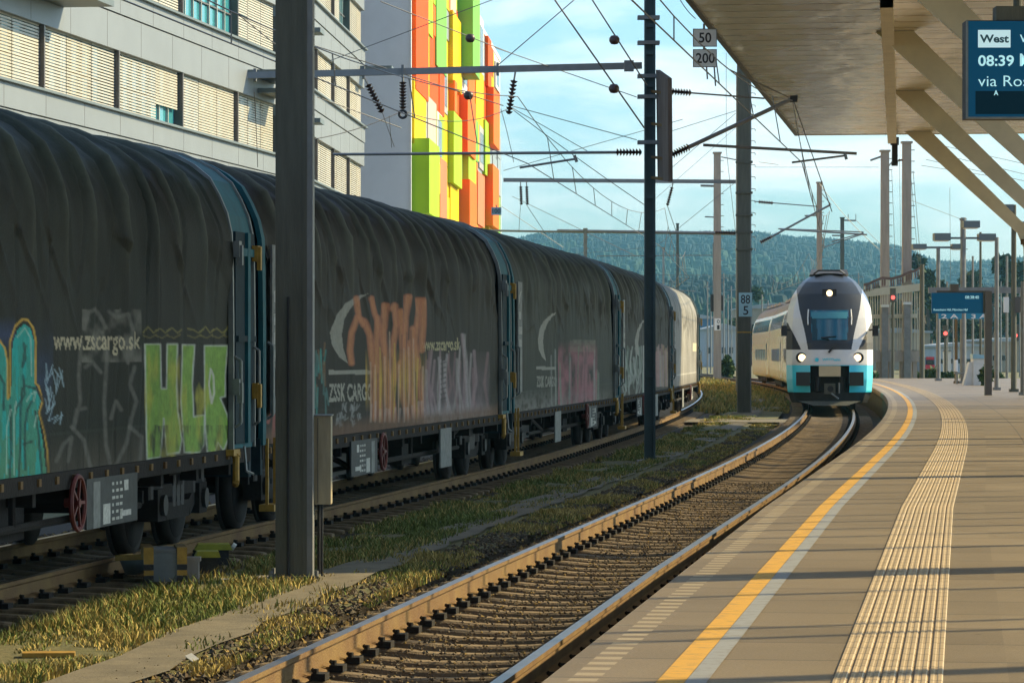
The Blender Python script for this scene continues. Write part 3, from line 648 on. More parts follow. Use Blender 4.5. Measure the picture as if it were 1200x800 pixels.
def make_wagon(fl=1):
    root = thing('freight_wagon', 'x', 'freight wagon'); bd = lambda a, b_: (min(a*fl,b_*fl), max(a*fl,b_*fl))
    b = MB()    # frame
    for s in (-1,1):
        b.bb(s*1.27-.05,s*1.27+.05,-9.55,9.55,.78,.925,'under'); b.bb(s*.45-.06,s*.45+.06,-9.3,9.3,.62,.90,'under')
    for y in np.arange(-9, 9.1, 1.5): b.bb(-1.22,1.22,y-.05,y+.05,.66,.86,'under')
    b.bb(-1.24,1.24,-9.55,9.55,.86,.915,'under')
    b.bb(-1.31,1.31,-9.62,-9.50,.62,1.0,'tealdark'); b.bb(-1.31,1.31,9.50,9.62,.62,1.0,'tealdark')
    for s in (-1,1):
        for y in np.arange(-9.2, 9.3, .55): b.box((s*1.325,y,.865), (.03,.07,.06), 'rust')
    for (a0,a1) in (((1.1,-5.6,.5),(1.1,5.6,.5)),): b.tube(a0, a1, .03, 'under', 6)
    b.box((.3,-1.2,.52), (.5,1.4,.4), 'black'); b.tube((-.5,1.0,.52),(-.5,2.4,.52), .22, 'under', 14); b.box((.75,1.6,.56),(.5,.8,.36),'under')
    for s in (-1,1):      # truss rods and hanging rods
        b.path([(s*1.12,-5.4,.76),(s*1.12,-3.4,.50),(s*1.12,3.4,.50),(s*1.12,5.4,.76)], .035, 'under', 6)
        for y in (-3.4,-1.2,1.2,3.4): b.tube((s*1.12,y,.5),(s*1.12,y,.8), .03, 'under', 6)
    b.build('underframe', root)
    make_bogie(root, -7.45); make_bogie(root, 7.45)
    for s in (-1,1):
        for e_ in (-1,1):
            q = MB(); y = e_*9.62; q.tube((s*.87,y,1.06),(s*.87,y+e_*.20,1.06), .11, 'under', 12); q.tube((s*.87,y+e_*.20,1.06),(s*.87,y+e_*.235,1.06), .22, 'black', 18); q.build('buffer', root)
    q = MB(); end_wall(q, -9.5, .06, 'tealdark'); arch(q, -9.60, -9.44, .035, 'teal'); q.build('end_arch', root)
    q = MB(); end_wall(q, 9.56, .05, 'tealdark'); arch(q, 8.60, 9.60, .030, 'teal', th=.03)
    q.build('end_arch', root)
    q = MB(); arch(q, 8.535, 8.59, .055, 'pale_trim', th=.05); arch(q, 9.60, 9.645, .055, 'pale_trim', th=.05); q.build('arch_trim', root)
    for s in (-1,1):     # recessed end panel with post below the shoulder, clamps and grab rails
        q = MB(); q.bb(s*1.345-.012,s*1.345+.012,8.64,9.56,.98,3.1,'tealdark'); q.bb(s*1.37-.02,s*1.37+.02,9.10,9.22,.98,3.1,'teal'); q.bb(s*1.37-.015,s*1.37+.015,8.66,9.54,2.86,2.94,'teal')
        q.bb(s*1.37-.015,s*1.37+.015,8.66,9.54,2.0,2.06,'tealdark'); q.build('corner_panel', root)
        for yy, za, zb in ((8.60,1.15,1.85),(9.5,1.15,1.95),(-9.5,1.2,2.0)): q = MB(); handle(q, s*1.36, yy, za, zb, d=s*.06); q.build('grab_rail', root)
        q = MB(); q.path([(s*1.37,9.0,.95),(s*1.40,8.96,.7),(s*1.40,9.3,.66)], .014, 'pale_trim', 5); q.build('grab_rail', root)
        for (yy, zz) in ((8.57,2.92),(8.57,1.55)):
            q = MB(); q.box((s*1.39,yy,zz), (.06,.12,.16), 'pale_trim'); q.box((s*1.42,yy,zz-.06), (.05,.06,.2), 'pale_trim'); q.build('clamp', root)
        for (yy, zz) in ((9.5,2.9),(9.5,1.5)):
            q = MB(); q.box((s*1.39,yy,zz), (.06,.14,.16), 'yellow'); q.box((s*1.43,yy-.03,zz-.05), (.04,.07,.24), 'yellow'); q.build('clamp', root)
        q = MB(); q.path([(s*1.34,8.55,.9),(s*1.39,8.5,.86),(s*1.39,8.5,.62),(s*1.36,8.62,.58)], .035, 'yellow', 8); q.box((s*1.36,8.5,.90), (.08,.3,.06), 'yellow'); q.build('lashing_hook', root)
        q = MB()
        for yy in (-9.42,-9.02): q.box((s*1.34,yy,.62), (.03,.035,.75), 'yellow')
        q.box((s*1.34,-9.22,.27), (.16,.46,.07), 'yellow'); q.build('footstep', root)
        q = MB(); hy = 2.35*fl; c = (s*1.36,hy,.66); q.ring(c, (1,0,0), .22, .022, 'red', 24); q.tube((s*1.25,hy,.66),(s*1.38,hy,.66), .04, 'red', 8)
        for t in range(5): q.bar(c, (c[0], c[1]+.21*math.cos(t*1.2566), c[2]+.21*math.sin(t*1.2566)), .02, .025, 'red')
        q.build('handwheel', root)
        q = MB(); q.bb(s*1.335-.01,s*1.335+.01,*bd(2.7,4.5),.42,.84,'board_dark'); o = q.build('data_board', root); tag(o, 'dark board with white data marks')
        q = MB(); X = s*1.347; R = random.Random(3)
        for (ya, yb, za, zb) in ((4.36,4.6,.34,.78),(4.7,4.95,.36,.58),(5.45,5.6,.62,.76),(5.3,5.7,.40,.50)): q.bb(X-.002,X+.002,*bd(ya-1.45,yb-1.45),za+.08,zb+.03,'ink' if R.random() > .3 else 'board')
        for yy in (5.02,5.16,5.3): 
            for zz in np.arange(.46,.8,.06): q.bb(X-.002,X+.002,*bd(yy-1.45,yy-1.45+R.uniform(.05,.11)),zz,zz+.025,'ink')
        q.build('board_marking', o)
        q = MB(); q.bb(s*1.335-.01,s*1.335+.01,*bd(-3.4,-2.4),.30,.84,'board'); tag(q.build('data_board', root), 'plain pale grey board')
        q = MB(); q.bb(s*1.36-.012,s*1.36+.012,-9.30,-8.72,1.25,3.02,'board'); o = q.build('notice_sheet', root)
        q = MB(); X = s*1.374
        q.add([(X,-9.20+dy,2.80+dz) for dy, dz in ((.36,.08),(.2,.06),(.08,0),(.05,-.08),(.1,-.15),(.13,-.06),(.22,.02))], [(0,1,2,3,4,5,6)], 'ink')
        for (za, n_) in ((2.42,5),(2.18,8),(1.98,7),(1.80,4)):
            for i in range(n_): q.bb(X-.002,X+.002,-9.23+i*.06,-9.19+i*.06,za,za+.12,'ink')
        q.build('sheet_marking', o)
    return root
proto = make_wagon(); proto_b = make_wagon(-1); WG = [proto, proto_b, copy_tree(proto), copy_tree(proto_b), copy_tree(proto)]
LB = ['nearest freight wagon, dark tarpaulin painted with teal, grey and lime green graffiti', 'second freight wagon behind the thick mast, with orange graffiti and ZSSK CARGO lettering', 'third freight wagon, dark ribbed tarpaulin with a pale moon and pink graffiti', 'fourth freight wagon, crossed by the teal pole, with white and pink scribbles', 'farthest freight wagon with a pale grey tarpaulin half in sunlight']
for k in range(5):
    Ya, Yb = WB[k], WB[k+1]; a = PF(Ya, 0); b = PF(Yb, 0); ctr = ((a[0]+b[0])/2, (a[1]+b[1])/2); ang = math.atan2(-(b[0]-a[0]), b[1]-a[1])
    o = WG[k]; o.scale = (1, WS, 1)
    o.location = (*ctr, 0); o.rotation_euler = (0,0,ang); tag(o, LB[k], 'freight wagon', 'freight wagons standing on the left track')
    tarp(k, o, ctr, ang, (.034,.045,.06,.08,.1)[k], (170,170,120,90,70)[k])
# ================================================================== PASSENGER TRAIN (double-deck multiple unit)
M['t_white'] = pm('train_white_paint', (.74,.71,.65), .28, 0, .05, 2, coat=.4)
M['t_cyan'] = pm('train_cyan_paint', (.06,.70,.88), .3, 0, .05, 2, coat=.4)
M['t_dark'] = pm('train_dark_nose_paint', (.022,.024,.024), .35, 0, .08, 2, coat=.1)
M['t_silver'] = pm('train_silver_side', (.66,.54,.36), .22, .35, .08, 2)
M['t_roof'] = pm('train_roof', (.20,.195,.19), .6, 0, .2, 2)
M['t_glass'] = pm('train_window_glass', (.012,.014,.016), .05, 0, 0, spec=1)
M['t_screen'] = pm('train_windscreen_glass', (.008,.10,.14), .12, 0, .05, 2, spec=1)
M['lamp_warm'] = pm('lit_headlight', (.9,.8,.6), .3, 0, 0, emit=((1,.70,.34), 2.2))
M['lens_grey'] = pm('lamp_lens', (.35,.35,.33), .15, 0, 0)
train = thing('passenger_train', 'white, cyan and dark grey double-deck passenger train approaching with its headlights lit', 'train')
TS = 36.0; TX = 968.5
def outl(z):   # half width of the front outline
    zs = [.24,.35,.62,1.0,1.6,2.3,2.9,3.3,3.7,4.05,4.25,4.40,4.46]; hs = [1.22,1.28,1.37,1.40,1.41,1.41,1.395,1.36,1.24,1.03,.86,.66,.48]
    return np.interp(z, zs, hs)
def rake(z): return np.interp(z, [.2,1.0,1.5,2.2,3.0,3.8,4.2,4.46,4.6], [.10,0,.03,.28,.75,1.45,2.0,2.8,3.2])
def nose_pt(a, z, lift=0.0):   # a in -1..1 across
    hw = outl(z); x = hw*math.sin(a*math.pi/2)**1 if False else hw*a
    r = abs(a); y = rake(z) + .55*r**2.2 + 1.0*max(0, r-.86)**1.0*2.2*1.0
    return Vector((x, y-lift, z))
def region(x, z):
    """which part of the front a point belongs to; heights measured on the photo's front view"""
    ax = abs(x)
    if z < .58: return 'plow'
    din = float(np.interp(z, [1.96,2.3,2.64,3.3,3.95,4.15], [.70,.76,.83,.99,1.08,1.12]))
    if z > 4.20: return 'dark'
    if z > 1.96 and ax < din: return 'dark'
    bout = float(np.interp(z, [1.96,2.3,2.64,2.85,3.1,4.3], [.92,1.08,1.26,1.36,1.5,1.6]))
    if z > 1.96 and ax < bout: return 'white'
    if 1.96 < z <= 2.08: return 'darkside'
    if z > 1.96: return 'sideglass' if z < 2.85 else 'white'
    if ax < .63 and z < 1.45: return 'recess'
    if z < 1.47: return 'cyan'
    return 'white'
NA, NZ = 170, 210; az = np.linspace(-1, 1, NA+1); zz = np.linspace(.24, 4.46, NZ+1)
parts_ = {}
def nose(front):
    grids = {}
    for i in range(NA):
        for j in range(NZ):
            am = (az[i]+az[i+1])/2; zm = (zz[j]+zz[j+1])/2; r = region(am*float(outl(zm)), zm); grids.setdefault(r+('|L' if am < 0 else '|R') if r in ('sideglass','darkside') or (r == 'cyan') else r, []).append((i, j))
    names = {'plow':('snow_plough','black'),'dark':('front_fairing','t_dark'),'white':('nose_shell','t_white'),'cyan':('nose_skirt','t_cyan'),'recess':('coupler_recess','black'),'sideglass':('cab_side_window','black'),'darkside':('cab_side_panel','black')}
    for r, cells in grids.items():
        r = r.split('|')[0]
        if r == 'cyan' or r == 'recess' or True:
            vid = {}; V = []; Fa = []
            def vi(i, j):
                if (i,j) not in vid:
                    p = nose_pt(az[i], zz[j]); 
                    if r == 'recess': p = p+Vector((0,.35,0))
                    if r == 'plow': p = p+Vector((0,.12,0))
                    vid[(i,j)] = len(V); V.append(p)
                return vid[(i,j)]
            for i, j in cells: Fa.append((vi(i,j), vi(i+1,j), vi(i+1,j+1), vi(i,j+1)))
            npmesh(names[r][0], [tuple(v) for v in V], Fa, [names[r][1]], front, smooth=True)
CARS = [110.6]; CL = 25.0
front = None
def section(): return [( float(outl(z)), z) for z in np.linspace(.45, 4.46, 40)]
def car(k, Ya, Yb):
    a = P(Ya, 0); b = P(Yb, 0); ang = math.atan2(-(b[0]-a[0]), b[1]-a[1])
    c = thing('railcar', None, None, (a[0], a[1], 0), ang); c.parent = train
    Lc = Yb-Ya-.35; zs = np.linspace(.5, 4.46, 34); V = []; Fa = []; mi = []
    for s in (-1, 1):
        o = len(V); ys = np.r_[0, np.linspace(3.6, Lc, 8)]
        for z in zs:
            x = float(outl(z))
            for j, y in enumerate(ys):
                yy = y if j else (nose_pt(1, z).y if k == 0 else 0)
                V.append((s*x, yy, z))
        n = len(ys)
        for i in range(len(zs)-1):
            for j in range(n-1):
                f = (o+i*n+j, o+i*n+j+1, o+(i+1)*n+j+1, o+(i+1)*n+j); Fa.append(f if s < 0 else f[::-1])
                zm = (zs[i]+zs[i+1])/2; mi.append(2 if zm > 3.85 else (0 if (zm > 1.25 or k) else (1 if j == 0 else 0)))
    o = len(V); ys = [rake(4.46) if k == 0 else 0, Lc]
    for y in ys: V += [(-.48,y,4.46),(-.2,y,4.50),(.2,y,4.50),(.48,y,4.46)]
    for i in range(3): Fa.append((o+i, o+i+1, o+4+i+1, o+4+i)); mi.append(2)
    npmesh('car_body', V, Fa, ['t_silver','t_cyan','t_roof'], c, mi=mi, smooth=False)
    e = MB(); prof = [(float(outl(z)), z) for z in np.linspace(.5,4.46,14)]; poly = prof+[(-x,z) for x, z in reversed(prof)]
    for y in ((Lc,) if k == 0 else (0, Lc)): e.prism([(x*.985, z*.995) for x, z in poly], y-.02, y+.02, 't_dark')
    if k < 3: e.prism([(x*.86, z*.97) for x, z in poly], Lc, Lc+.36, 'black')
    e.build('gangway', c)
    r = MB(); 
    for y in np.arange(5, Lc-2, 5.0): r.box((0,y,4.56), (1.3,3.4,.16), 't_roof', taper=.9)
    if k == 0: r.path([(-.5,3.2,4.5),(-.35,3.0,4.6),(.35,3.0,4.6),(.5,3.2,4.5)], .03, 't_dark')
    r.build('roof_equipment', c)
    u = MB(); u.bb(-1.2,1.2,3.2,Lc,.42,.62,'under'); 
    for y in np.arange(6.5, Lc-5, 2.2): u.bb(-1.25,1.25,y,y+1.6,.22,.6,'under')
    u.build('underframe', c)
    for y in (3.2, Lc-2.6):
        bg_ = MB()
        for s in (-1,1):
            bg_.bb(s*1.0-.07,s*1.0+.07,y-1.6,y+1.6,.45,.65,'under')
            for d in (-1.1,1.1): bg_.tube((s*.70,y+d,.44),(s*.85,y+d,.44), .44, 'wheel', 20); bg_.box((s*1.02,y+d,.44),(.2,.3,.26),'under')
        bg_.build('bogie', c)
    if k < 4:
        for s in (-1, 1):
            X = lambda z: s*(float(outl(z))+.004)
            def win(y0, y1, z0, z1, nm='window', mt='t_glass'):
                w = MB(); t = .012*s
                vs = []
                for y in (y0, y1):
                    for z in (z0, (z0+z1)/2, z1): vs.append((X(z)+t, y, z)); 
                for y in (y0, y1):
                    for z in (z0, (z0+z1)/2, z1): vs.append((X(z)-t, y, z))
                w.add(vs, [(0,1,4,3),(1,2,5,4),(6,9,10,7),(7,10,11,8),(0,3,9,6),(2,8,11,5),(0,6,7,8,2,1),(3,4,5,11,10,9)], mt); return w.build(nm, c)
            y0 = 4.0 if k == 0 else 1.4
            for y in np.arange(y0, Lc-2.6, 2.45): win(y, y+1.9, 3.02, 3.66)
            for y in np.arange(6.0 if k == 0 else 5.0, Lc-6.5, 2.45): win(y, y+1.75, 1.42, 2.04)
            for y in ((2.5,) if k == 0 else (2.2,)):
                d = win(y, y+1.45, .66, 2.62, 'door', 't_white'); dd = MB(); dd.bb(s*1.43-.004,s*1.43+.004,y+.25,y+1.2,1.45,2.35,'t_glass'); dd.build('pane', d)
    return c
for k in range(4):
    c = car(k, 110.6+25*k, 110.6+25*(k+1))
    if k == 0: front = c
nose(front)
# details on the front; local x right, y away, z up. Front view x measured from the train axis
def fy(x, z): a = x/float(outl(z)); return nose_pt(a, z).y
def patch(name, poly, mat, parent=front, lift=.02, th=.03, sub=.12):
    """panel following the nose: polygon given in front view, cut in a fine grid"""
    xs = [p[0] for p in poly]; zs = [p[1] for p in poly]; x0, x1, z0, z1 = min(xs), max(xs), min(zs), max(zs)
    nx = max(2, int((x1-x0)/.03)); nz = max(2, int((z1-z0)/.03)); X, Z = np.meshgrid(np.linspace(x0,x1,nx+1), np.linspace(z0,z1,nz+1), indexing='ij')
    vid = {}; V = []; Fa = []
    for i in range(nx):
        for j in range(nz):
            xm = (X[i,j]+X[i+1,j])/2; zm = (Z[i,j]+Z[i,j+1])/2
            if in_poly(np.array([xm]), np.array([zm]), poly)[0]:
                f = []
                for a, b in ((i,j),(i+1,j),(i+1,j+1),(i,j+1)):
                    if (a,b) not in vid: vid[(a,b)] = len(V); x, z = X[a,b], Z[a,b]; V.append((x, fy(x,z)-lift, z))
                    f.append(vid[(a,b)])
                Fa.append(tuple(f))
    return npmesh(name, V, Fa, [mat], parent, smooth=True)
ws = patch('windscreen', [(-.57,2.28),(.57,2.28),(.63,3.26),(-.63,3.26)], 't_screen')
w = MB(); w.path([(-.02,fy(0,2.3)-.06,2.30),(-.28,fy(-.2,2.38)-.06,2.36),(.2,fy(.2,2.4)-.06,2.40)], .02, 'black'); w.build('wiper', front)
w = MB(); w.tube((-.04,fy(0,1.9)-.05,1.88),(.12,fy(0,2.05)-.07,2.06), .035, 'black'); w.build('wiper_arm', front)
patch('sun_blind', [(-.58,2.98),(.58,2.98),(.60,3.2),(-.60,3.2)], pm('pale_sun_blind', (.06,.24,.28), .3, 0, 0), lift=.035)
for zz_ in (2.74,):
    patch('windscreen_dark_strip', [(-.56,2.30),(-.40,2.30),(-.44,3.2),(-.60,3.2)], pm('dark_strip_glass', (.012,.05,.06), .2, 0, 0), lift=.03)  # darker upright strip over the left of the windscreen
for s in (-1, 1):
    w = MB(); w.path([(s*.70,fy(.7,2.75)-.05,2.78),(s*.71,fy(.7,3.0)-.06,3.0),(s*.69,fy(.7,3.28)-.05,3.28)], .022, 't_white'); w.build('pillar_handrail', front)
    h = MB(); x, z = s*.93, 1.71; y = fy(x,z)
    n = Vector((0,-1,.06)).normalized()
    h.tube(Vector((x,y+.02,z)), Vector((x,y-.05,z)), .17, 'black', 20); hl = h.build('headlight', front)
    h = MB(); h.tube((x-s*.03,y-.05,z),(x-s*.03,y-.065,z), .115, 'lamp_warm', 18); h.build('lit_lamp', hl)
    h = MB(); h.tube((x-s*.29,y-.03,z-.01),(x-s*.29,y-.055,z-.01), .085, 'lens_grey', 14); h.build('side_lens', hl)
    h = MB(); x = s*.86; y = fy(x,1.0); h.box((x,y-.05,1.02), (.40,.16,.38), 'black'); h.box((x,y-.14,1.02), (.46,.04,.44), 't_dark'); h.build('crash_pad', front)
    h = MB(); h.bar((s*1.30,.95,2.60),(s*1.50,.75,2.65), .05, .05, 'black'); h.box((s*1.48,.72,2.58), (.19,.16,.34), 'black'); h.build('rear_view_mirror', front)
h = MB(); y = fy(0,3.82); h.box((0,y-.02,3.82), (.46,.12,.26), 'black'); tl = h.build('top_light', front)
h = MB(); h.tube((0.0,y-.08,3.82),(0,y-.10,3.82), .10, 'lamp_warm', 18); h.build('lit_lamp', tl)
# coupler
h = MB(); h.box((0,.16,1.27), (.70,.3,.34), 't_silver'); h.build('coupler_cover', front)
h = MB(); h.box((0,.40,.85), (.62,.3,.5), 'under'); h.box((0,.05,.70), (.36,.35,.34), 'galv_dark'); h.tube((0.02,-.13,.70),(0.02,-.16,.70), .10, 'black', 14); h.path([(.05,-.16,.55),(.22,-.2,.42),(.28,-.18,.38)], .03, 'pale_trim')
h.tube((.30,-.05,.9),(.30,-.05,.55), .03, 'galv', 8); h.build('coupler', front)
for s in (-1,1):
    h = MB(); h.tube((s*.40,.30,.62),(s*.40,.30,1.08), .10, 'black', 10); h.build('air_hose', front)
h = MB(); h.add([(-1.0,.02,.30),(1.0,.02,.30),(.55,-.25,.16),(-.55,-.25,.16),(-1.0,.32,.30),(1.0,.32,.30),(.55,.05,.16),(-.55,.05,.16)], [(0,3,2,1),(4,5,6,7),(0,1,5,4),(3,7,6,2),(0,4,7,3),(1,2,6,5)], 'galv_dark'); h.build('rail_guard', front)
text_obj('WESTbahn', (-.24,.34,1.60,1.69), M['t_cyan'], front, fy(.3,1.65)-.03, 'lettering', .02)
h = MB(); h.tube((-.42,fy(-.4,1.65)-.02,1.64),(-.42,fy(-.4,1.65)-.035,1.64), .065, 't_cyan', 16); h.build('round_emblem', front)
# ================================================================== BUILDINGS
M['fac_grey'] = pm('grey_metal_cladding', (.20,.228,.255), .55, .1, .06, .6)
M['blind'] = pm('cream_slat_blind', (.50,.485,.43), .6, 0, .08, 1.5)
M['blind_b'] = pm('worn_slat_blind', (.48,.45,.37), .6, 0, .1, 1.5)
M['fac_white'] = pm('pale_rendered_wall', (.74,.74,.77), .8, 0, .05, .8)
M['frame'] = pm('dark_window_frame', (.10,.09,.085), .5, .2, .1, 3)
M['win_teal'] = pm('teal_reflecting_window', (.06,.30,.36), .08, 0, .1, .5, spec=1)
M['fin'] = pm('teal_grey_fin', (.13,.16,.17), .5, .2, .1, 1)
def wallframe(x0, y0, dx, dy):    # local frame: s along the facade, n outwards (to +X), z up
    l = math.hypot(dx, dy); t = Vector((dx/l, dy/l, 0)); n = Vector((dy/l, -dx/l, 0)); o = Vector((x0, y0, 0))
    return lambda s, n_, z: o + t*s + n*n_ + Vector((0,0,z))
def wbox(mb, fr, s0, s1, n0, n1, z0, z1, mat):
    vs = [fr(s,n,z) for z in (z0,z1) for s, n in ((s0,n0),(s0,n1),(s1,n1),(s1,n0))]
    mb.add(vs, [(0,3,2,1),(4,5,6,7),(0,1,5,4),(1,2,6,5),(2,3,7,6),(3,0,4,7)], mat)
def office(name_label, x0, y0, x1, y1, sz, bays, openw, seed, top=26, fins=()):
    root = thing('office_building', name_label, 'building', (x0,y0,0)); R = random.Random(seed)
    fr0 = wallframe(x0, y0, x1-x0, y1-y0); fr = lambda s, n, z: fr0(s,n,z)-Vector((x0,y0,0)); Ls = math.hypot(x1-x0, y1-y0)
    b = MB(); wbox(b, fr, 0, Ls, -14, -.3, -.3, top, 'fac_grey'); b.build('wall', root)
    zf = [sz+3.49*k for k in range(-2, 6)]
    for k, z in enumerate(zf):
        if z > top: break
        b = MB()
        z0, z1 = z+1.76, z+3.49
        wbox(b, fr, 0, Ls, -.3, .10, z0, z0+1.02, 'fac_grey'); wbox(b, fr, 0, Ls, -.3, .14, z0+1.05, z1, 'fac_grey'); wbox(b, fr, 0, Ls, .0, .27, z1-.04, z1+.03, 'fin')
        for s in np.arange(2.6, Ls, 3.9): wbox(b, fr, s, s+.03, .10, .103, z0, z0+1.02, 'frame'); wbox(b, fr, s+1.3, s+1.33, .14, .143, z0+1.03, z1, 'frame')
        b.build('spandrel', root)
        if z < 5: continue
        nb = int(Ls/bays)+1
        for i in range(nb):
            s0 = i*bays; s1 = min(s0+bays, Ls)
            if s1-s0 < .6: continue
            f = MB(); wbox(f, fr, s0, s1, -.28, -.20, z, z+1.76, 'win_teal'); o = f.build('window', root)
            f = MB(); wbox(f, fr, s0-.06, s0+.06, -.2, .08, z, z+1.76, 'frame'); wbox(f, fr, s0, s1, -.2, .02, z, z+.05, 'frame')
            opens = [q for q in openw if q[0] == k-2 and q[1] == i]
            nm = int((s1-s0)/1.25)
            for j in range(1, nm+1): wbox(f, fr, s0+j*(s1-s0)/(nm+1)-.025, s0+j*(s1-s0)/(nm+1)+.025, -.2, -.12, z, z+1.76, 'blind' if opens else 'frame')
            wbox(f, fr, s0, s1, -.2, -.13, z+.8, z+.85, 'frame'); f.build('window_frame', o)
            f = MB(); w3 = (s1-s0)/3; segs = [(s0+.08 if q==0 else s0+q*w3+.03, s0+(q+1)*w3-.03, R.choice((0,0,0,0,0,.02,.2,.0)) if R.random() < .3 else 0) for q in range(3)]
            if opens: a, c_, dz = opens[0][2:]; segs = [(s0+.08, s0+(s1-s0)*a, 0), (s0+(s1-s0)*a, s0+(s1-s0)*c_, dz), (s0+(s1-s0)*c_, s1-.08, 0)]
            for a, c_, dz in segs:
                if c_-a < .2: continue
                zz_ = z+dz; R2 = R.choice((.060,.066,.070)); bm = R.choice(('blind','blind','blind_b'))
                while zz_ < z+1.74:
                    wbox(f, fr, a, c_, -.085, -.055, zz_+.012, zz_+R2, bm); zz_ += .085
                for q in (a+.2, c_-.2): wbox(f, fr, q, q+.03, -.10, -.09, z+dz, z+1.75, 'frame')
            if f.v: f.build('blind', root)
    for s, z, ln in fins:
        f = MB(); wbox(f, fr, s, s+ln, .0, 1.5, z, z+.16, 'fin'); f.build('sun_shade', root)
    return root
xa = lambda Y: -25.15+.14*Y
office('grey office block with cream blinds rising behind the nearest freight wagons', xa(75), 75, xa(120), 120, 8.8, 7.85,
       [(1,4,.0,.97,1.74),(0,3,.62,.97,.58),(2,4,0,.3,1.7)], 1, fins=((6.0,11.2,11.5),(40.6,11.25,4.3),(42.2,10.75,2.8)))
xb = xa(120); office('grey office wing with slanted bands between the thick mast and the white wall', xb+.05, 120.3, xb+.05+.0475*33, 153.3, 8.45, 6.6,
       [(0,0,.1,.5,1.7),(1,0,.05,.6,1.7),(2,3,.5,1,1.7)], 2, fins=((.5,13.2,1.4),(.5,10.0,1.4),(31,14.4,1.6),(31,20.7,1.6)))
# ---- coloured block
cb_ = thing('apartment_block', 'tall block with protruding orange, yellow, lime and pink facade boxes beside a pale side wall', 'building', (-4.74,158,0))
frc0 = wallframe(-4.74, 158, .045, 1.0); frc = lambda s, n, z: frc0(s,n,z)-Vector((-4.74,158,0))
def cs(px):     # distance along the facade for a photo column
    k = (px-600)/F; return ((-4.74)-k*158)/(k-.045)*math.hypot(1,.045)
def cz(py, s, ): return EYE+(HZ-py)/F*(158+s/1.001)
LEN = cs(585.5)
b = MB(); wbox(b, frc, -.0, LEN, -16, 0, -.3, 22.6, 'fac_white'); b.build('wall', cb_)
b = MB(); wbox(b, frc, -.05, .25, .0, .08, 4, 22.7, 'sign_white'); wbox(b, frc, LEN-.5, LEN+.05, .0, .12, 4, 14.5, 'sign_white'); wbox(b, frc, 0, LEN, -.3, .06, 22.55, 22.85, 'sign_white'); b.build('edge_trim', cb_)
colr = {'o':(.80,.10,.008),'s':(.84,.18,.025),'y':(.74,.50,.005),'l':(.36,.58,.03),'g':(.20,.50,.10),'p':(.66,.22,.11),'w':(.74,.72,.72),'G':(.42,.42,.42),'k':(.60,.45,.40)}
for k_, v in colr.items(): M['c_'+k_] = pm('facade_panel_'+{'o':'orange','s':'salmon','y':'yellow','l':'lime','g':'green','p':'pink','w':'white','G':'grey','k':'rose_grey'}[k_], v, .6, 0, .06, .5, spec=.08)
RB = random.Random(21); pxs = [482,490,497,505,512,518,525,532,539,546,552,558,564,570,576,581,585]
M['pane_back'] = pm('muted_facade_pane', (.30,.34,.36), .3, 0, .1, 1)
for i in range(len(pxs)-1):
    z = 3.5; sA, sB = cs(pxs[i]), min(cs(pxs[i+1]), LEN)
    while z < 22.0:
        h_ = RB.choice((1.6,2.6,3.4,4.2)); b = MB(); wbox(b, frc, sA+.05, sB-.05, .003, .04+.10*RB.random(), z, min(z+h_-.06, 22.4), 'c_'+RB.choice('osyylgsolk') if RB.random() < .72 else 'pane_back'); b.build('facade_panel', cb_); z += h_
# (front x0, front x1, y top, y bottom at x0, colour, width in px of the near side face)
BX = [(487,502,-30,104,'o',5),(503,516,26,122,'o',1.5),(493,507,-40,27,'l',3),(511,523,-40,76,'g',3.5),(530,541,12,98,'y',6),(541,548,30,106,'w',1),(525,534,-40,10,'s',2),
      (552,561,-30,82,'g',18),(561,566,10,90,'w',1),(548,556,66,136,'s',2),(557,566,76,186,'y',1.5),(571,575,42,100,'o',4),(575,578,58,102,'y',1),(577,584.5,102,168,'s',9),
      (484,498,92,168,'y',3),(500,510,112,172,'k',1),(511,517,130,190,'w',1),(500,513,162,250,'l',19),(518,523,76,130,'G',1),(530,540,130,214,'l',7),(531,534,94,130,'s',7),(546,556,110,178,'s',10),
      (514,522,184,258,'p',1),(526,536,208,258,'y',1.5),(548,557,210,264,'s',12),(547,556,174,216,'l',7),(567,572.5,140,204,'l',3),(560,566,146,196,'G',1),(575.5,583,192,264,'s',9),(571,576,236,270,'y',3),
      (488,500,216,250,'s',6),(558,566,200,262,'p',1),(541,547,-40,30,'w',1),(579,584,72,102,'w',1)]
M['pane_grey'] = pm('grey_blue_pane', (.16,.21,.24), .2, 0, .1, 1)
for i, (x0, x1, yt, yb, c_, sw) in enumerate(BX):
    s0 = cs(x0); s1 = cs(x1); p = sw/F*(158+s0)*1.0; 
    s0 = cs(x0-sw); s1 = cs(x1-sw) if x1-sw < 584 else cs(x1-sw); s1 = min(s1, LEN+.2)
    z1 = min(cz(yt, s0), 23.2); z0 = max(cz(yb, s0), 4.0)
    b = MB(); wbox(b, frc, s0, s1, .002, p+.02+.003*i, z0, z1, 'c_'+c_); o = b.build('facade_box', cb_)
    if c_ in 'wG':
        b = MB(); q = (s1-s0)*.18; nz_w = max(1, int((z1-z0)/2.4))
        for iz in range(nz_w): za = z0+(z1-z0)*(iz+.15)/nz_w; zb2 = z0+(z1-z0)*(iz+.85)/nz_w; wbox(b, frc, s0+q, s1-q, p+.024+.003*i, p+.04+.003*i, za, zb2, 'pane_grey')
        b.build('window', o)
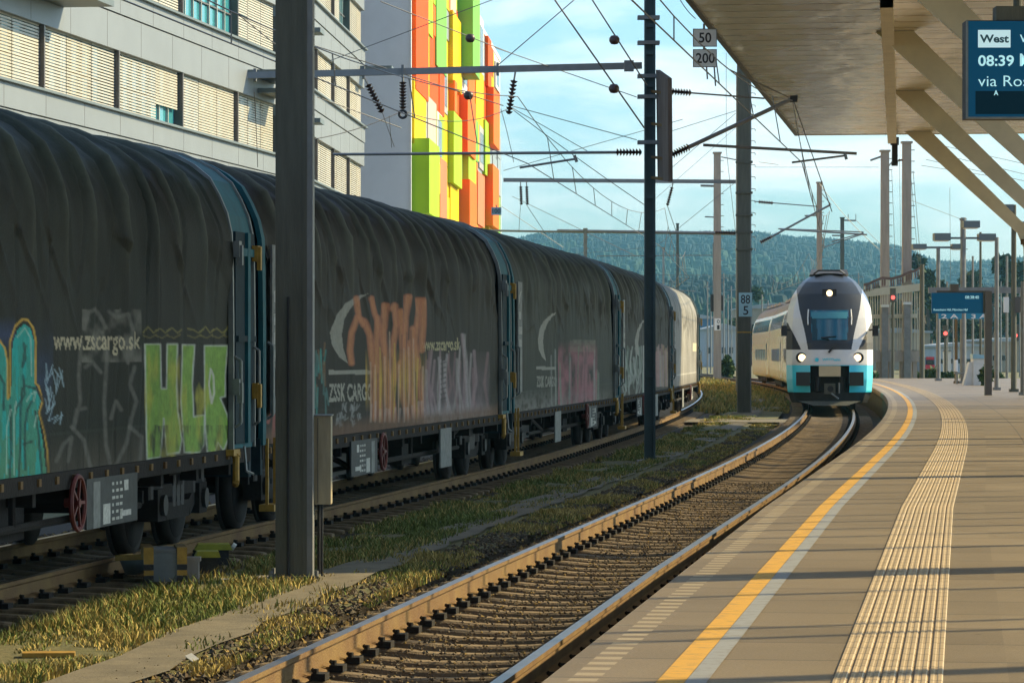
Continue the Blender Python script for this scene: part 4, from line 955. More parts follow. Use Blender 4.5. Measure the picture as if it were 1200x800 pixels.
# ================================================================== CANOPY
M['soffit'] = pm('ribbed_metal_soffit', (.97,.92,.80), .27, .55, .10, .5)
t_ = M['soffit'].node_tree; b_ = t_.nodes['Principled BSDF']; tcn = N(t_, 'ShaderNodeTexCoord'); uvn = N(t_, 'ShaderNodeUVMap', uv_map='UVMap'); spn = N(t_, 'ShaderNodeSeparateXYZ'); t_.links.new(uvn.outputs[0], spn.inputs[0])
wv = noise(t_, uvn.outputs[0], .55, 3, .5, (1.2,.5,1)); wv2 = noise(t_, uvn.outputs[0], 3.0, 3, .5, (.5,1.2,1))
jn = joint(t_, spn.outputs[1], 1.25, .14); jn2 = joint(t_, spn.outputs[0], 2.4, .03)
hh = mth(t_, 'SUBTRACT', mth(t_, 'ADD', mth(t_, 'MULTIPLY', wv, 7), mth(t_, 'MULTIPLY', wv2, .5)), mth(t_, 'MULTIPLY', mth(t_, 'MAXIMUM', jn, mth(t_, 'MULTIPLY', jn2, .4)), .5))
bp = N(t_, 'ShaderNodeBump', i_Strength=.8, i_Distance=.035); t_.links.new(hh, bp.inputs['Height']); t_.links.new(bp.outputs[0], b_.inputs['Normal'])
csof = b_.inputs['Base Color'].links[0].from_socket; t_.links.new(mixc(t_, mth(t_, 'MULTIPLY', jn, .6), csof, (.10,.075,.04)), b_.inputs['Base Color'])
CE = Vector((8.63, 103.0, 0)); ct = Vector((.134,1,0)).normalized(); cn = Vector((ct.y,-ct.x,0))
CZ = EYE+(HZ-158)/F*103
def CP(lat, s, z): return CE+cn*lat-ct*s+Vector((0,0,z))
can = thing('platform_canopy', 'large station canopy with ribbed metal soffit and beige Y shaped columns over the platform', 'canopy', tuple(CE))
def rel(v): return v-CE
CLEN = 116.0; CW = 13.0
def cbox(mb, l0, l1, s0, s1, z0, z1, mat):
    vs = [rel(CP(l,s,z)) for z in (z0,z1) for l, s in ((l0,s0),(l1,s0),(l1,s1),(l0,s1))]
    mb.add(vs, [(0,1,2,3),(7,6,5,4),(0,4,5,1),(1,5,6,2),(2,6,7,3),(3,7,4,0)], mat)
V = []; U = []; nl, ns = 13, 58
for i in range(ns+1):
    for j in range(nl+1): l = CW*j/nl; s = CLEN*i/ns; V.append(rel(CP(l, s, CZ))); U.append((l, s))
npmesh('soffit', V, [(i*(nl+1)+j, i*(nl+1)+j+1, (i+1)*(nl+1)+j+1, (i+1)*(nl+1)+j) for i in range(ns) for j in range(nl) if not (j >= 11 and 32 <= i < 42)], ['soffit'], can, uv=U)  # unseen right strip left open here, gap made to let sun reach the verge
b = MB(); cbox(b, -.02, 10.99, -.02, CLEN, CZ+.16, CZ+.5, 'galv'); cbox(b, 11.0, CW, -.02, 64, CZ+.16, CZ+.5, 'galv'); cbox(b, 11.0, CW, 84, CLEN, CZ+.16, CZ+.5, 'galv'); b.build('roof', can)
b = MB(); cbox(b, -.10, .02, -.1, CLEN, CZ-.03, CZ+.34, 'galv'); cbox(b, -.1, CW, -.12, .0, CZ-.02, CZ+.30, 'beige'); b.build('edge_trim', can)
b = MB(); p0 = PX(1046.5,166,94.3)
vs = []
for (px_, py_, w_, d) in ((1046.5,160,.13,.30),(1043.5,100,.13,.30),(1041.5,50,.12,.30),(1039,-10,.12,.30)):
    Yb_ = F*(CZ-EYE)/(HZ-py_); v_ = Vector(((px_-600)/F*Yb_, Yb_, 0))-CE; l = v_.dot(cn); s = max(-v_.dot(ct), .1)
    for dl, z in ((-w_,CZ-.004),(w_,CZ-.004),(w_,CZ-d),(-w_,CZ-d)): vs.append(rel(CP(l+dl, s, z)))
fs = [(0,1,2,3)]
for i in range(3): fs += [(i*4+j, i*4+(j+1)%4, (i+1)*4+(j+1)%4, (i+1)*4+j) for j in range(4)]
b.add(vs, fs, 'beige'); b.build('beam', can)
for i, s in enumerate(range(1, 90, 16)):       # Y shaped columns
    b = MB(); L0 = 6.95; th = .16
    def pl_(pts):
        A = [rel(CP(l, s-th, z)) for l, z in pts]; B = [rel(CP(l, s+th, z)) for l, z in pts]; n = len(pts)
        b.add(A+B, [tuple(range(n)), tuple(range(2*n-1,n-1,-1))]+[(i,n+i,n+(i+1)%n,(i+1)%n) for i in range(n)], 'beige')
    zk = CZ-3.1
    pl_([(L0-.22,.56),(L0+.22,.56),(L0+.22,zk-.9),(L0-.22,zk-.9)])
    for sg in (-1, 1):
        pl_([(L0+sg*.0,zk-.9),(L0+sg*.22,zk-.9),(L0+sg*.24,zk-.35),(L0+sg*.42,zk+.08),(L0+sg*3.72,CZ-.01),(L0+sg*2.95,CZ-.01),(L0+sg*.30,zk+.42),(L0,zk+.22)])
    o = b.build('column', can)
    b = MB(); 
    for zz_ in (zk-.2,): b.box(rel(CP(L0-.15, s+th+.05, zz_-.0)), (.35,.12,.16), 'rust', rz=-.13)
    b.build('lamp_bracket', can)
    b = MB(); L1 = 12.6
    if not 62 < s < 86: b.tube(rel(CP(L1,s,.56)), rel(CP(L1,s,CZ)), .22, 'beige', 16); b.build('column', can)
# unseen posts right of the canopy, added to cast shadow bars on the platform
R = random.Random(5); s = -1.0
b = MB()
while s < 104:
    w_ = R.choice((.05,.07,.10,.12,.16,.07,.06,.30)); 
    w_ *= .75
    cbox(b, CW+.55, CW+.63, s, s+w_, .56, CZ+.15, 'galv_dark'); s += w_+R.uniform(.5,2.3)
cbox(b, CW+.01, CW+.64, -1, 64, CZ+.16, CZ+.3, 'galv_dark'); cbox(b, CW+.01, CW+.64, 84, 104, CZ+.16, CZ+.3, 'galv_dark'); cbox(b, CW+.54, CW+.64, -1, 104, 1.0, 1.08, 'galv_dark')
b.build('shadow_posts', can)
tag(can.children[-1], kind='stuff') if False else None
b = MB(); q = Vector(PX(1048.5,178,102.5))
b.box((0,0,-.05), (.16,.2,.6), 'black'); b.tube((0,0,-.42),(0,0,-.3), .10, 'black', 12); b.tube((0,0,.2),(0,0,.44), .13, 'black', 12); b.box((.17,0,-.25),(.12,.08,.05),'rust')
o = b.build('camera_housing'); o.location = q; tag(o, 'dark camera housing hanging at the end of the canopy beam', 'camera')
# ================================================================== DEPARTURE DISPLAYS
M['disp'] = pm('dark_blue_display', (.004,.05,.10), .5, 0, 0, spec=.1, emit=((.004,.055,.115), .35))
M['disp_low'] = pm('black_display_field', (.002,.012,.02), .5, 0, 0, spec=.1, emit=((.001,.014,.025), .4))
M['disp_txt'] = pm('display_text_light', (.4,.7,.75), .4, 0, 0, emit=((.45,.80,.85), .42))
M['disp_white'] = pm('display_white_panel', (.5,.7,.75), .4, 0, 0, emit=((.50,.72,.76), .42))
M['disp_ink'] = pm('display_dark_letter', (.01,.10,.14), .4, 0, 0)
YD = 23.5; k_ = YD/F
dd = thing('departure_display', 'large blue departure display reading West and 08:39 hanging under the canopy', 'display', tuple(PX(1134,138,YD)))
def dx(px): return (px-1134)*k_
def dz(py): return (138-py)*k_
b = MB(); b.bb(dx(1132.5),dx(1416),.01,.22,dz(139),dz(24),'black'); b.bb(dx(1132.5),dx(1416),-.01,.02,dz(139.5),dz(137.2),'pale_trim'); b.bb(dx(1132.3),dx(1134.3),-.012,.02,dz(139),dz(24),'pale_trim'); b.build('housing', dd)
b = MB(); b.bb(dx(1134.5),dx(1415),-.004,.01,dz(137),dz(25),'disp'); sc_ = b.build('screen', dd)
b = MB(); b.bb(dx(1143),dx(1415),-.007,-.004,dz(134),dz(107),'disp_low'); b.build('lower_field', sc_)
b = MB(); b.bb(dx(1146),dx(1184),-.008,-.004,dz(56),dz(35.5),'disp_white'); b.build('logo_panel', sc_)
text_obj('West', (dx(1148),dx(1182),dz(50.5),dz(41)), M['disp_ink'], sc_, -.011, bold=.03)
text_obj('08:39', (dx(1146),dx(1188),dz(78),dz(65)), M['disp_txt'], sc_, -.010, bold=.02)
text_obj('via Rosenheim', (dx(1146),dx(1266),dz(101.5),dz(89)), M['disp_txt'], sc_, -.010, bold=-.005)
text_obj('München Hbf', (dx(1195),dx(1300),dz(78),dz(63)), M['disp_txt'], sc_, -.010, bold=.02)
text_obj('WB', (dx(1195),dx(1216),dz(50),dz(41)), M['disp_txt'], sc_, -.010, bold=.01)
text_obj('A', (dx(1164.5),dx(1169.5),dz(112),dz(106)), M['disp_txt'], sc_, -.010, bold=.02)
b = MB(); b.bb(dx(1168),dx(1300),.02,.20,dz(23.5),dz(7),'galv_dark'); b.tube((dx(1290),.1,dz(8)),(dx(1290),.1,CZ-dd.location.z), .05, 'galv_dark', 10); b.tube((dx(1195),.1,dz(8)),(dx(1195),.1,CZ-dd.location.z), .03, 'galv_dark', 10); b.build('hanger', dd)
YE = 106.0; ke = YE/F; base = PX(1158.5,461,YE); de = thing('departure_display', 'smaller blue departure display on a dark post at the far platform', 'display', (base.x, base.y, .55))
ex = lambda px: (px-1158.5)*ke
ez = lambda py: EYE+(HZ-py)*ke-.55
b = MB(); b.bb(ex(1154),ex(1162),-.08,.12,0,ez(341),'frame'); b.bb(ex(1098),ex(1160),.02,.14,ez(344),ez(340.5),'frame'); b.bb(ex(1150),ex(1155),-.02,.12,ez(367),ez(341),'galv_dark'); b.build('post', de)
b = MB(); b.bb(ex(1092),ex(1152),-.02,.14,ez(367),ez(343),'disp'); sc_ = b.build('screen', de)
text_obj('08:38:40', (ex(1131),ex(1147),ez(350),ez(346.5)), M['disp_txt'], sc_, -.026)
text_obj('Rosenheim Hbf, München Hbf', (ex(1094),ex(1134),ez(364.5),ez(361.5)), M['disp_txt'], sc_, -.026)
b = MB(); b.box((ex(1118.5),.06,ez(337)), (.26,.2,.22), 'frame'); b.tube((ex(1118.5),.06,ez(341)),(ex(1118.5),.06,ez(333)), .02, 'frame', 6); b.build('loudspeaker', de)
# ================================================================== MASTS
def hbeam(mb, x, y, z0, z1, w, d, mat, t=.025, rz=0):
    R = Matrix.Rotation(rz, 3, 'Z')
    for c, s in (((0,-d/2+t/2),(w,t)),((0,d/2-t/2),(w,t)),((0,0),(t,d-2*t-.004))):
        cc = R @ Vector((c[0],c[1],0)); mb.box((x+cc.x,y+cc.y,(z0+z1)/2), (s[0],s[1],z1-z0), mat, rz=rz)
def pxbar(mb, x0, y0, x1, y1, Y, w, h, mat, o, Y1=None): mb.bar(PX(x0,y0,Y)-o, PX(x1,y1,Y1 or Y)-o, w, h, mat)
def pxt(mb, x0, y0, x1, y1, Y, r, mat, o, Y1=None): mb.tube(PX(x0,y0,Y)-o, PX(x1,y1,Y1 or Y)-o, r, mat, 8)
# M1: thick mast close to the camera
o1 = Vector((PX(345.5,673,31.4).x, 31.4, 0))
m1 = thing('catenary_mast', 'thick weathered steel mast in the foreground before the second freight wagon', 'mast', tuple(o1))
b = MB(); b.bb(-.168,.115,-.15,.17,-.3,11.5,'galv_dark'); b.bb(.118,.172,-.15,.17,-.3,11.5,'galv'); b.bb(.08,.12,-.155,-.148,-.3,11.5,'galv_dark'); b.build('post', m1)  # lit right flange painted in as paler steel, main post darker
b = MB(); b.box((0,.02,-.24),(.7,.7,.12),'concrete_post'); b.build('foundation', m1)
b = MB(); b.box((0,.01,-.165),(.46,.44,.03),'galv_dark'); b.build('base_plate', m1)
for sx in (-.21,.21):
    for sy in (-.19,.19): b = MB(); b.tube((sx,sy+.01,-.16),(sx,sy+.01,-.10),.018,'galv',6); b.build('bolt', m1)
b = MB(); b.tube((-.05,-.165,-.2),(-.05,-.165,2.4),.012,'black',6); b.build('conduit', m1)
b = MB(); b.bb(-.172,-.166,-.14,.16,1.5,1.75,'board'); b.build('side_plate', m1)
cbn = thing('electrical_cabinet', 'pale narrow electrical cabinet on a thin black post beside the thick mast', 'cabinet', (PX(377,665,31.6).x, 31.6, -.2))
kx = 31.6/F
b = MB(); b.bb(-9.5*kx,11.5*kx,-.13,.16,(412-590)*kx+EYE+.2,(412-487)*kx+EYE+.2,'concrete_post'); 
M['cab'] = pm('stained_cabinet_metal', (.36,.30,.19), .6, 0, .2, 3, .1, streak=(5,5,.7))
b.mats = [M['cab']]; b.build('housing', cbn)
b = MB(); b.bb(-4*kx,-3.3*kx,-.134,-.13,(412-588)*kx+EYE+.2,(412-489)*kx+EYE+.2,'frame'); b.bb(-11*kx,13*kx,-.15,.18,(412-487)*kx+EYE+.2,(412-485.6)*kx+EYE+.2,'galv'); b.build('door_seam', cbn)
b = MB(); b.bb(-5*kx,1.5*kx,-.03,.03,-.1,(412-590)*kx+EYE+.2,'black'); b.tube((-2.5*kx,-.05,-.1),(-2*kx,-.05,1.0),.014,'black',6); b.build('post', cbn)
# M2: teal pole at 65 m with its arms
Y2 = 65.0; o2 = Vector((PX(761.5,538,Y2).x, Y2, 0)); k2 = Y2/F
m2 = thing('catenary_mast', 'slim dark teal mast carrying the long horizontal arm, insulators and a tall narrow board', 'mast', tuple(o2))
b = MB(); H2 = EYE+(412+80)*k2
for sx in (-1,1): b.bb(sx*.085-.02,sx*.085+.02,-.09,.09,-.35,H2,'teal_steel')
b.bb(-.0645,.0645,-.012,.012,-.35,H2,'teal_steel')
for yy in (30,62,100,135,165,230,300,370,440,500): b.box((0,-.05,EYE+(HZ-yy)*k2),(.13,.03,.08),'teal_steel')
b.build('post', m2); b = MB(); b.box((0,0,-.24),(.5,.5,.16),'concrete_post'); b.build('foundation', m2)
b = MB(); pxbar(b,290,88.5,752,77,Y2,.10,.125,'wire_grey',o2,Y2+.8); 
for x in (299,426,472,583): 
    yy = 88.5-(x-290)*.025; b.box(PX(x,yy,Y2+.3)-o2,(.05,.2,.24),'galv')
b.box(PX(737,77.5,Y2)-o2,(.18,.2,.2),'galv'); b.build('cross_arm', m2)
b = MB()
for yy in (21,50.5,89.5,113.5,167): b.box(PX(760,yy,Y2)-o2+Vector((0,-.1,0)),(.42,.05,.07),'galv'); b.box(PX(760,yy,Y2)-o2+Vector((0,.1,0)),(.42,.05,.07),'galv')
b.build('clamp_bracket', m2)
def ins(mast, o, x0,y0,x1,y1,Y,r=.075,n=8): q = MB(); q.insulator(PX(x0,y0,Y)-o, PX(x1,y1,Y)-o, r, n); return q.build('insulator', mast)
ins(m2,o2,722,178.5,752,178.5,Y2); ins(m2,o2,784,107,810,109,Y2); ins(m2,o2,782,184,808,172,Y2,.085,9)
b = MB(); pxt(b,390,181,723,178.6,Y2,.028,'wire_grey',o2,Y2+.4); pxt(b,609,196.5,676,186,Y2,.022,'wire_grey',o2); pxt(b,673,182,676,190,Y2,.03,'wire_grey',o2); b.build('steady_arm', m2)
b = MB(); pxt(b,809,109,896,115.5,Y2,.016,'wire_grey',o2); pxt(b,806,173,935,113,Y2,.040,'wire_grey',o2); pxt(b,824,170,1004,180,Y2,.028,'wire_grey',o2); pxt(b,928,190.5,990,182.5,Y2,.020,'wire_grey',o2); pxt(b,990,179,992,187,Y2,.03,'wire_grey',o2)
b.box(PX(930,116,Y2)-o2,(.14,.08,.12),'black'); b.build('cantilever', m2)
M['plank'] = pm('weathered_wooden_board', (.24,.19,.15), .9, 0, .35, 2, .4, streak=(14,14,.5), col2=(.08,.055,.045))
b = MB(); A = [PX(771,82,Y2),PX(785,92,Y2-1.2),PX(786,213,Y2-1.2),PX(773,211,Y2)]; A = [a-o2 for a in A]; nn_ = (A[1]-A[0]).cross(A[2]-A[0]).normalized()*.04
b.add([a+nn_ for a in A]+[a-nn_ for a in A], [(0,1,2,3),(7,6,5,4),(0,4,5,1),(1,5,6,2),(2,6,7,3),(3,7,4,0)], 'plank'); b.build('tall_board', m2)
b = MB(); 
for yy in (107,145,184,208): b.bar(PX(764,yy,Y2)-o2, PX(779,yy+2,Y2-.6)-o2, .05,.05,'rust')
b.build('board_bracket', m2)
def hang_ins(x0,y0,x1,y1,Y,label,r=.075,n=9):
    o = PX(x0,y0,Y); q = MB(); q.tube((0,0,0), (PX(x0,y0,Y)*.8+PX(x1,y1,Y)*.2)-o, .02,'galv',6); q.insulator((PX(x0,y0,Y)*.8+PX(x1,y1,Y)*.2)-o, PX(x1,y1,Y)-o, r, n); ob = q.build('hanging_insulator', None, False, tuple(o)); tag(ob, label, 'insulator')
hang_ins(427,91,448,132,Y2,'brown insulator hanging slanted from the long arm, nearest the thick mast')
hang_ins(472,88,472,128,Y2,'brown insulator with a ring hanging straight down before the white wall'); 
hang_ins(604,84,596,134,Y2,'brown insulator hanging beside the right end of the coloured block')
b = MB(); b.ring((0,0,0),(0,1,0),.07,.025,'black'); b.build('counterweight_ring'); tag(bpy.data.objects['counterweight_ring'],'dark ring below the straight insulator before the white wall','ring'); bpy.data.objects['counterweight_ring'].location = PX(472,134,Y2)
# M3: pole with the 88/5 plate
Y3 = 116.0; o3 = Vector((PX(872,482,Y3).x, Y3, 0)); k3 = Y3/F
m3 = thing('catenary_mast', 'tall broad grey mast with the blue-white 88 5 plate beside the train', 'mast', tuple(o3))
b = MB(); H3 = EYE+(412-70)*k3
b.bb(-.235,.19,-.16,.16,-.35,H3,'galv_dark'); b.bb(.193,.235,-.16,.16,-.35,H3,'galv');  # paler strip down the right side, a lit edge put into the colour
for yy in np.arange(95,300,14): b.path([PX(880,yy,Y3)-o3,PX(885,yy+.5,Y3)-o3,PX(885,yy+3,Y3)-o3], .012,'galv',5)
for yy in (190,226,252,272,292): b.box(PX(872,yy,Y3)-o3,(.56,.40,.07),'galv_dark')
b.build('post', m3); b = MB(); b.box((0,0,-.24),(.8,.8,.16),'concrete_post'); b.build('foundation', m3)
b = MB(); x0 = (865.3-872)*k3; x1 = (881-872)*k3; z0 = EYE+(HZ-371)*k3; z1 = EYE+(HZ-343)*k3

M['sign_blue'] = pm('pale_blue_sign_face', (.36,.56,.60), .5, 0, .05, 4)
b = MB(); b.bb(x0,x1,-.19,-.165,z0,z1,'sign_blue'); pl8 = tag(b.build('number_plate', m3), 'pale blue plate reading 88 above 5')
text_obj('88', (x0+.07,x1-.07,z0+.44,z1-.07), M['sign_black'], pl8, -.194, bold=.01); text_obj('5', (x0+.15,x1-.13,z0+.06,z0+.36), M['sign_black'], pl8, -.194, bold=.01)
b = MB(); b.bb(-.24,.24,-.17,-.162,EYE+(HZ-390)*k3,EYE+(HZ-388.4)*k3,'yellow'); b.build('yellow_band', m3)
b = MB(); pxbar(b,590,211,862,213,Y3,.10,.13,'wire_grey',o3,Y3+1); b.build('cross_arm', m3)
ins(m3,o3,889,236.5,906,238,Y3,.07,6); ins(m3,o3,891,284,905,277,Y3,.08,7); ins(m3,o3,838,272,862,273,Y3,.08,8)
b = MB(); pxt(b,884,236,958,242,Y3,.018,'wire_grey',o3); pxt(b,903,278,973,240,Y3,.035,'wire_grey',o3); pxt(b,914,268.5,1016,275,Y3,.028,'wire_grey',o3); pxt(b,975,283,1012,273,Y3,.02,'wire_grey',o3); b.build('cantilever', m3)
for x, lb in ((610,'left one of the twin slim insulators hanging over the fourth wagon'),(617,'right one of the twin slim insulators hanging over the fourth wagon')): hang_ins(x,213,x+1,240,Y3,lb,.07,8)
hang_ins(789,214,782,241,Y3,'slim insulator hanging tilted just right of the teal pole',.07,8)
# simple far masts: x, half width px, top, base, depth, mat, label
FM = [(840.5,4.5,180,444,255,'concrete_post','tallest pinkish concrete mast behind the end of the freight train'),(865,2.6,88,457,180,'galv','narrow pale mast half hidden behind the mast with the 88 5 plate'),
      (960.2,3.2,215,440,235,'concrete_post','slim mast rising directly behind the train front'),(987,2.4,256,440,300,'galv_dark','short dark mast with a bracket right behind the train roof'),
      (1037,5.2,178,442,215,'concrete_post','left one of the two tall masts beyond the old platform roof'),(1062.5,5.6,168,442,205,'concrete_post','right one of the two tall masts beyond the old platform roof'),
      (686,2.2,270,345,170,'galv','short post holding the far cross arm above the third wagon roof'),(794,1.7,263,400,320,'galv_dark','thin dark mast in front of the wooded hill left of the concrete mast'),(777.5,1.3,291,400,360,'concrete_post','smallest pale mast before the hill, next to a thin dark one'),
      (1128.5,3.2,258,440,190,'galv','lattice-like grey post with lamp boxes behind the small display'),(1000,1.2,330,430,380,'galv','thin far post just above the train roof edge')]
MS = {}
for x, hw, yt, yb, Y, mt, lb in FM:
    k = Y/F; o = Vector(((x-600)*k, Y, -.3)); t = thing('catenary_mast', lb, 'mast', tuple(o)); b = MB(); H = EYE+(HZ-yt)*k+.3
    b.box((0,0,H/2),(hw*2*k,hw*2*k,H), mt, taper=.88); b.box((0,0,H+.05),(hw*2.3*k,hw*2.3*k,.12), mt); b.build('post', t)
    MS[x] = (t, o, Y, k)
    if Y < 270:
        b = MB()
        for yy in np.arange(yt+8, min(yb, 340), 13): b.box(Vector((hw*1.15*k,0,EYE+(HZ-yy)*k+.3)),(hw*1.1*k,.05,.05),'galv')
        b.build('climbing_iron', t)
def far_arm(x, lst, nm='bracket_arm'):
    t, o, Y, k = MS[x]; b = MB()
    for (x0,y0,x1,y1,r) in lst: b.tube(PX(x0,y0,Y)-o, PX(x1,y1,Y)-o, r*k, 'wire_grey', 7)
    b.build(nm, t)
far_arm(840.5, [(821,217.5,838,218,1.4),(826,254,838,254.5,.8),(845,184,866,188,.7),(836,285,836,355,.9)])
b = MB(); t, o, Y, k = MS[840.5]; b.box(PX(834.5,355,Y)-o,(4*k,.3,20*k),'black'); b.box(PX(845.5,355,Y)-o,(3.4*k,.3,18*k),'black'); b.build('relay_box', t)
b = MB(); b.box(PX(840.8,380,Y-1)-o,(7*k,.06,14*k),'sign_white'); pl2 = b.build('number_plate', t); 
for s_, (zt, zb_) in (('0',(374.5,379)),('1',(381,386))):
    text_obj(s_, (PX(839.3,0,Y).x-o.x,PX(842.3,0,Y).x-o.x,PX(0,zb_,Y).z-o.z,PX(0,zt,Y).z-o.z), M['sign_black'], pl2, -1.04)
far_arm(960.2, [(958,220,974,240,.0+.5),(943,253,962,252,1.0),(912,268,1012,272,.8)] )
far_arm(987, [(987,258,1003,258.5,1.0),(994,251,994,258,.5),(1003,251,1003,258,.5),(965,290,985,283,.7),(985,283,1012,274,.7),(975,276,986,276,.9)])
far_arm(1037, [(1020,188,1037,182,1.2),(1037,200,1052,182,.8)]); far_arm(1062.5, [(1048,190,1062,186,1.0)])
far_arm(686, [(653,270.5,862,273.5,2.0),(560,270,690,272,1.3)], 'cross_arm')
far_arm(794, [(790,340,815,341,.6)])
# ---- hanging speed boards 50 / 200
for tx, y0, y1, bx in (('50',34,55,(819,833.5,38.5,50.5)),('200',58,79,(815.5,837.5,62.5,74.5))):
    o = PX(812,y1,62.0); k = 62.0/F; t = thing('speed_board', 'grey board reading %s, the %s one of two hanging beside the canopy edge' % (tx, 'upper' if tx == '50' else 'lower'), 'sign', tuple(o))
    b = MB(); b.bb(0,28*k,-.02,.02,0,(y1-y0)*k,'sign_white'); pp = b.build('board', t)
    b = MB(); 
    for (a0,a1,c0,c1) in ((0,28,0,.8),(0,28,y1-y0-.8,y1-y0),(0,.8,0,y1-y0),(27.2,28,0,y1-y0)): b.bb(a0*k,a1*k,-.026,-.021,c0*k,c1*k,'galv')
    b.tube((13*k,0,(y1-y0)*k),(13*k,0,(y1-y0+(6 if tx=='50' else 3))*k),.02,'wire',6)
    if tx == '200': b.tube((16*k,0,0),(17*k,0,-14*k),.015,'wire',5); b.tube((25*k,0,0),(26.5*k,0,-22*k),.015,'wire',5)
    b.build('hanger', t); text_obj(tx, ((bx[0]-812)*k,(bx[1]-812)*k,(y1-bx[3])*k,(y1-bx[2])*k), M['sign_black'], pp, -.024, bold=.015)
o = PX(576,252,70); k = 70/F; t = thing('speed_board', 'small blue-white board reading 100 before the coloured block', 'sign', tuple(o)); b = MB(); b.bb(0,11.5*k,-.02,.02,0,9*k,'sign_blue'); b.tube((6*k,0,9*k),(5.5*k,0,12*k),.012,'wire',5); pp = b.build('board', t); text_obj('100', (1*k,10.5*k,2*k,7.5*k), M['wire'], pp, -.024, bold=.02)
# ================================================================== WIRES
def wire(name, pts, r, label, cat='wire', mat='wire', group=None):
    o = Vector(pts[0]); b = MB(); b.path([Vector(p)-o for p in pts], r*.62, mat, 5); ob = b.build(name, None, False, tuple(o)); return tag(ob, label, cat, group)
def sag(a, b, s, n=12): a = Vector(a); b = Vector(b); return [a.lerp(b, i/n)-Vector((0,0,s*4*(i/n)*(1-i/n))) for i in range(n+1)]
# catenary of the platform track: supports near the teal pole (Y 65) and the 88/5 mast (116)
sup = [14, 65, 116, 166, 216]
def catenary(fn, zc, zm, nm, r=.016, sg=.9):
    ctx = []
    for i in range(len(sup)-1):
        a = fn(sup[i]); b_ = fn(sup[i+1]); off = (.18 if i % 2 else -.18)
        A = Vector((a[0]+off,a[1],zc)); B = Vector((b_[0]-off,b_[1],zc)); ctx.append((A, B))
        wire('contact_wire', sag(A, B, .0, 1), r, 'contact wire over %s, %s span from the camera' % (nm, ('first','second','third','fourth')[i]), 'wire', group='contact wires')
        Am = Vector((a[0],a[1],zm)); Bm = Vector((b_[0],b_[1],zm)); pts = sag(Am, Bm, sg, 14)
        t = wire('messenger_wire', pts, r*.9, 'sagging messenger wire over %s, %s span from the camera' % (nm, ('first','second','third','fourth')[i]), 'wire', group='messenger wires')
        for q in range(1, 8):
            f = q/8; p = Am.lerp(Bm, f)-Vector((0,0,sg*4*f*(1-f))); c = A.lerp(B, f); b = MB(); b.tube(p-Am, c-Am, .009, 'wire', 4); b.build('dropper', t)
catenary(lambda Y: (P(Y,0)[0]+(.06 if Y == 65 else 0), Y), 5.50, 6.68, 'the platform track')
catenary(lambda Y: PF(Y,0), 5.52, 6.80, 'the freight track')
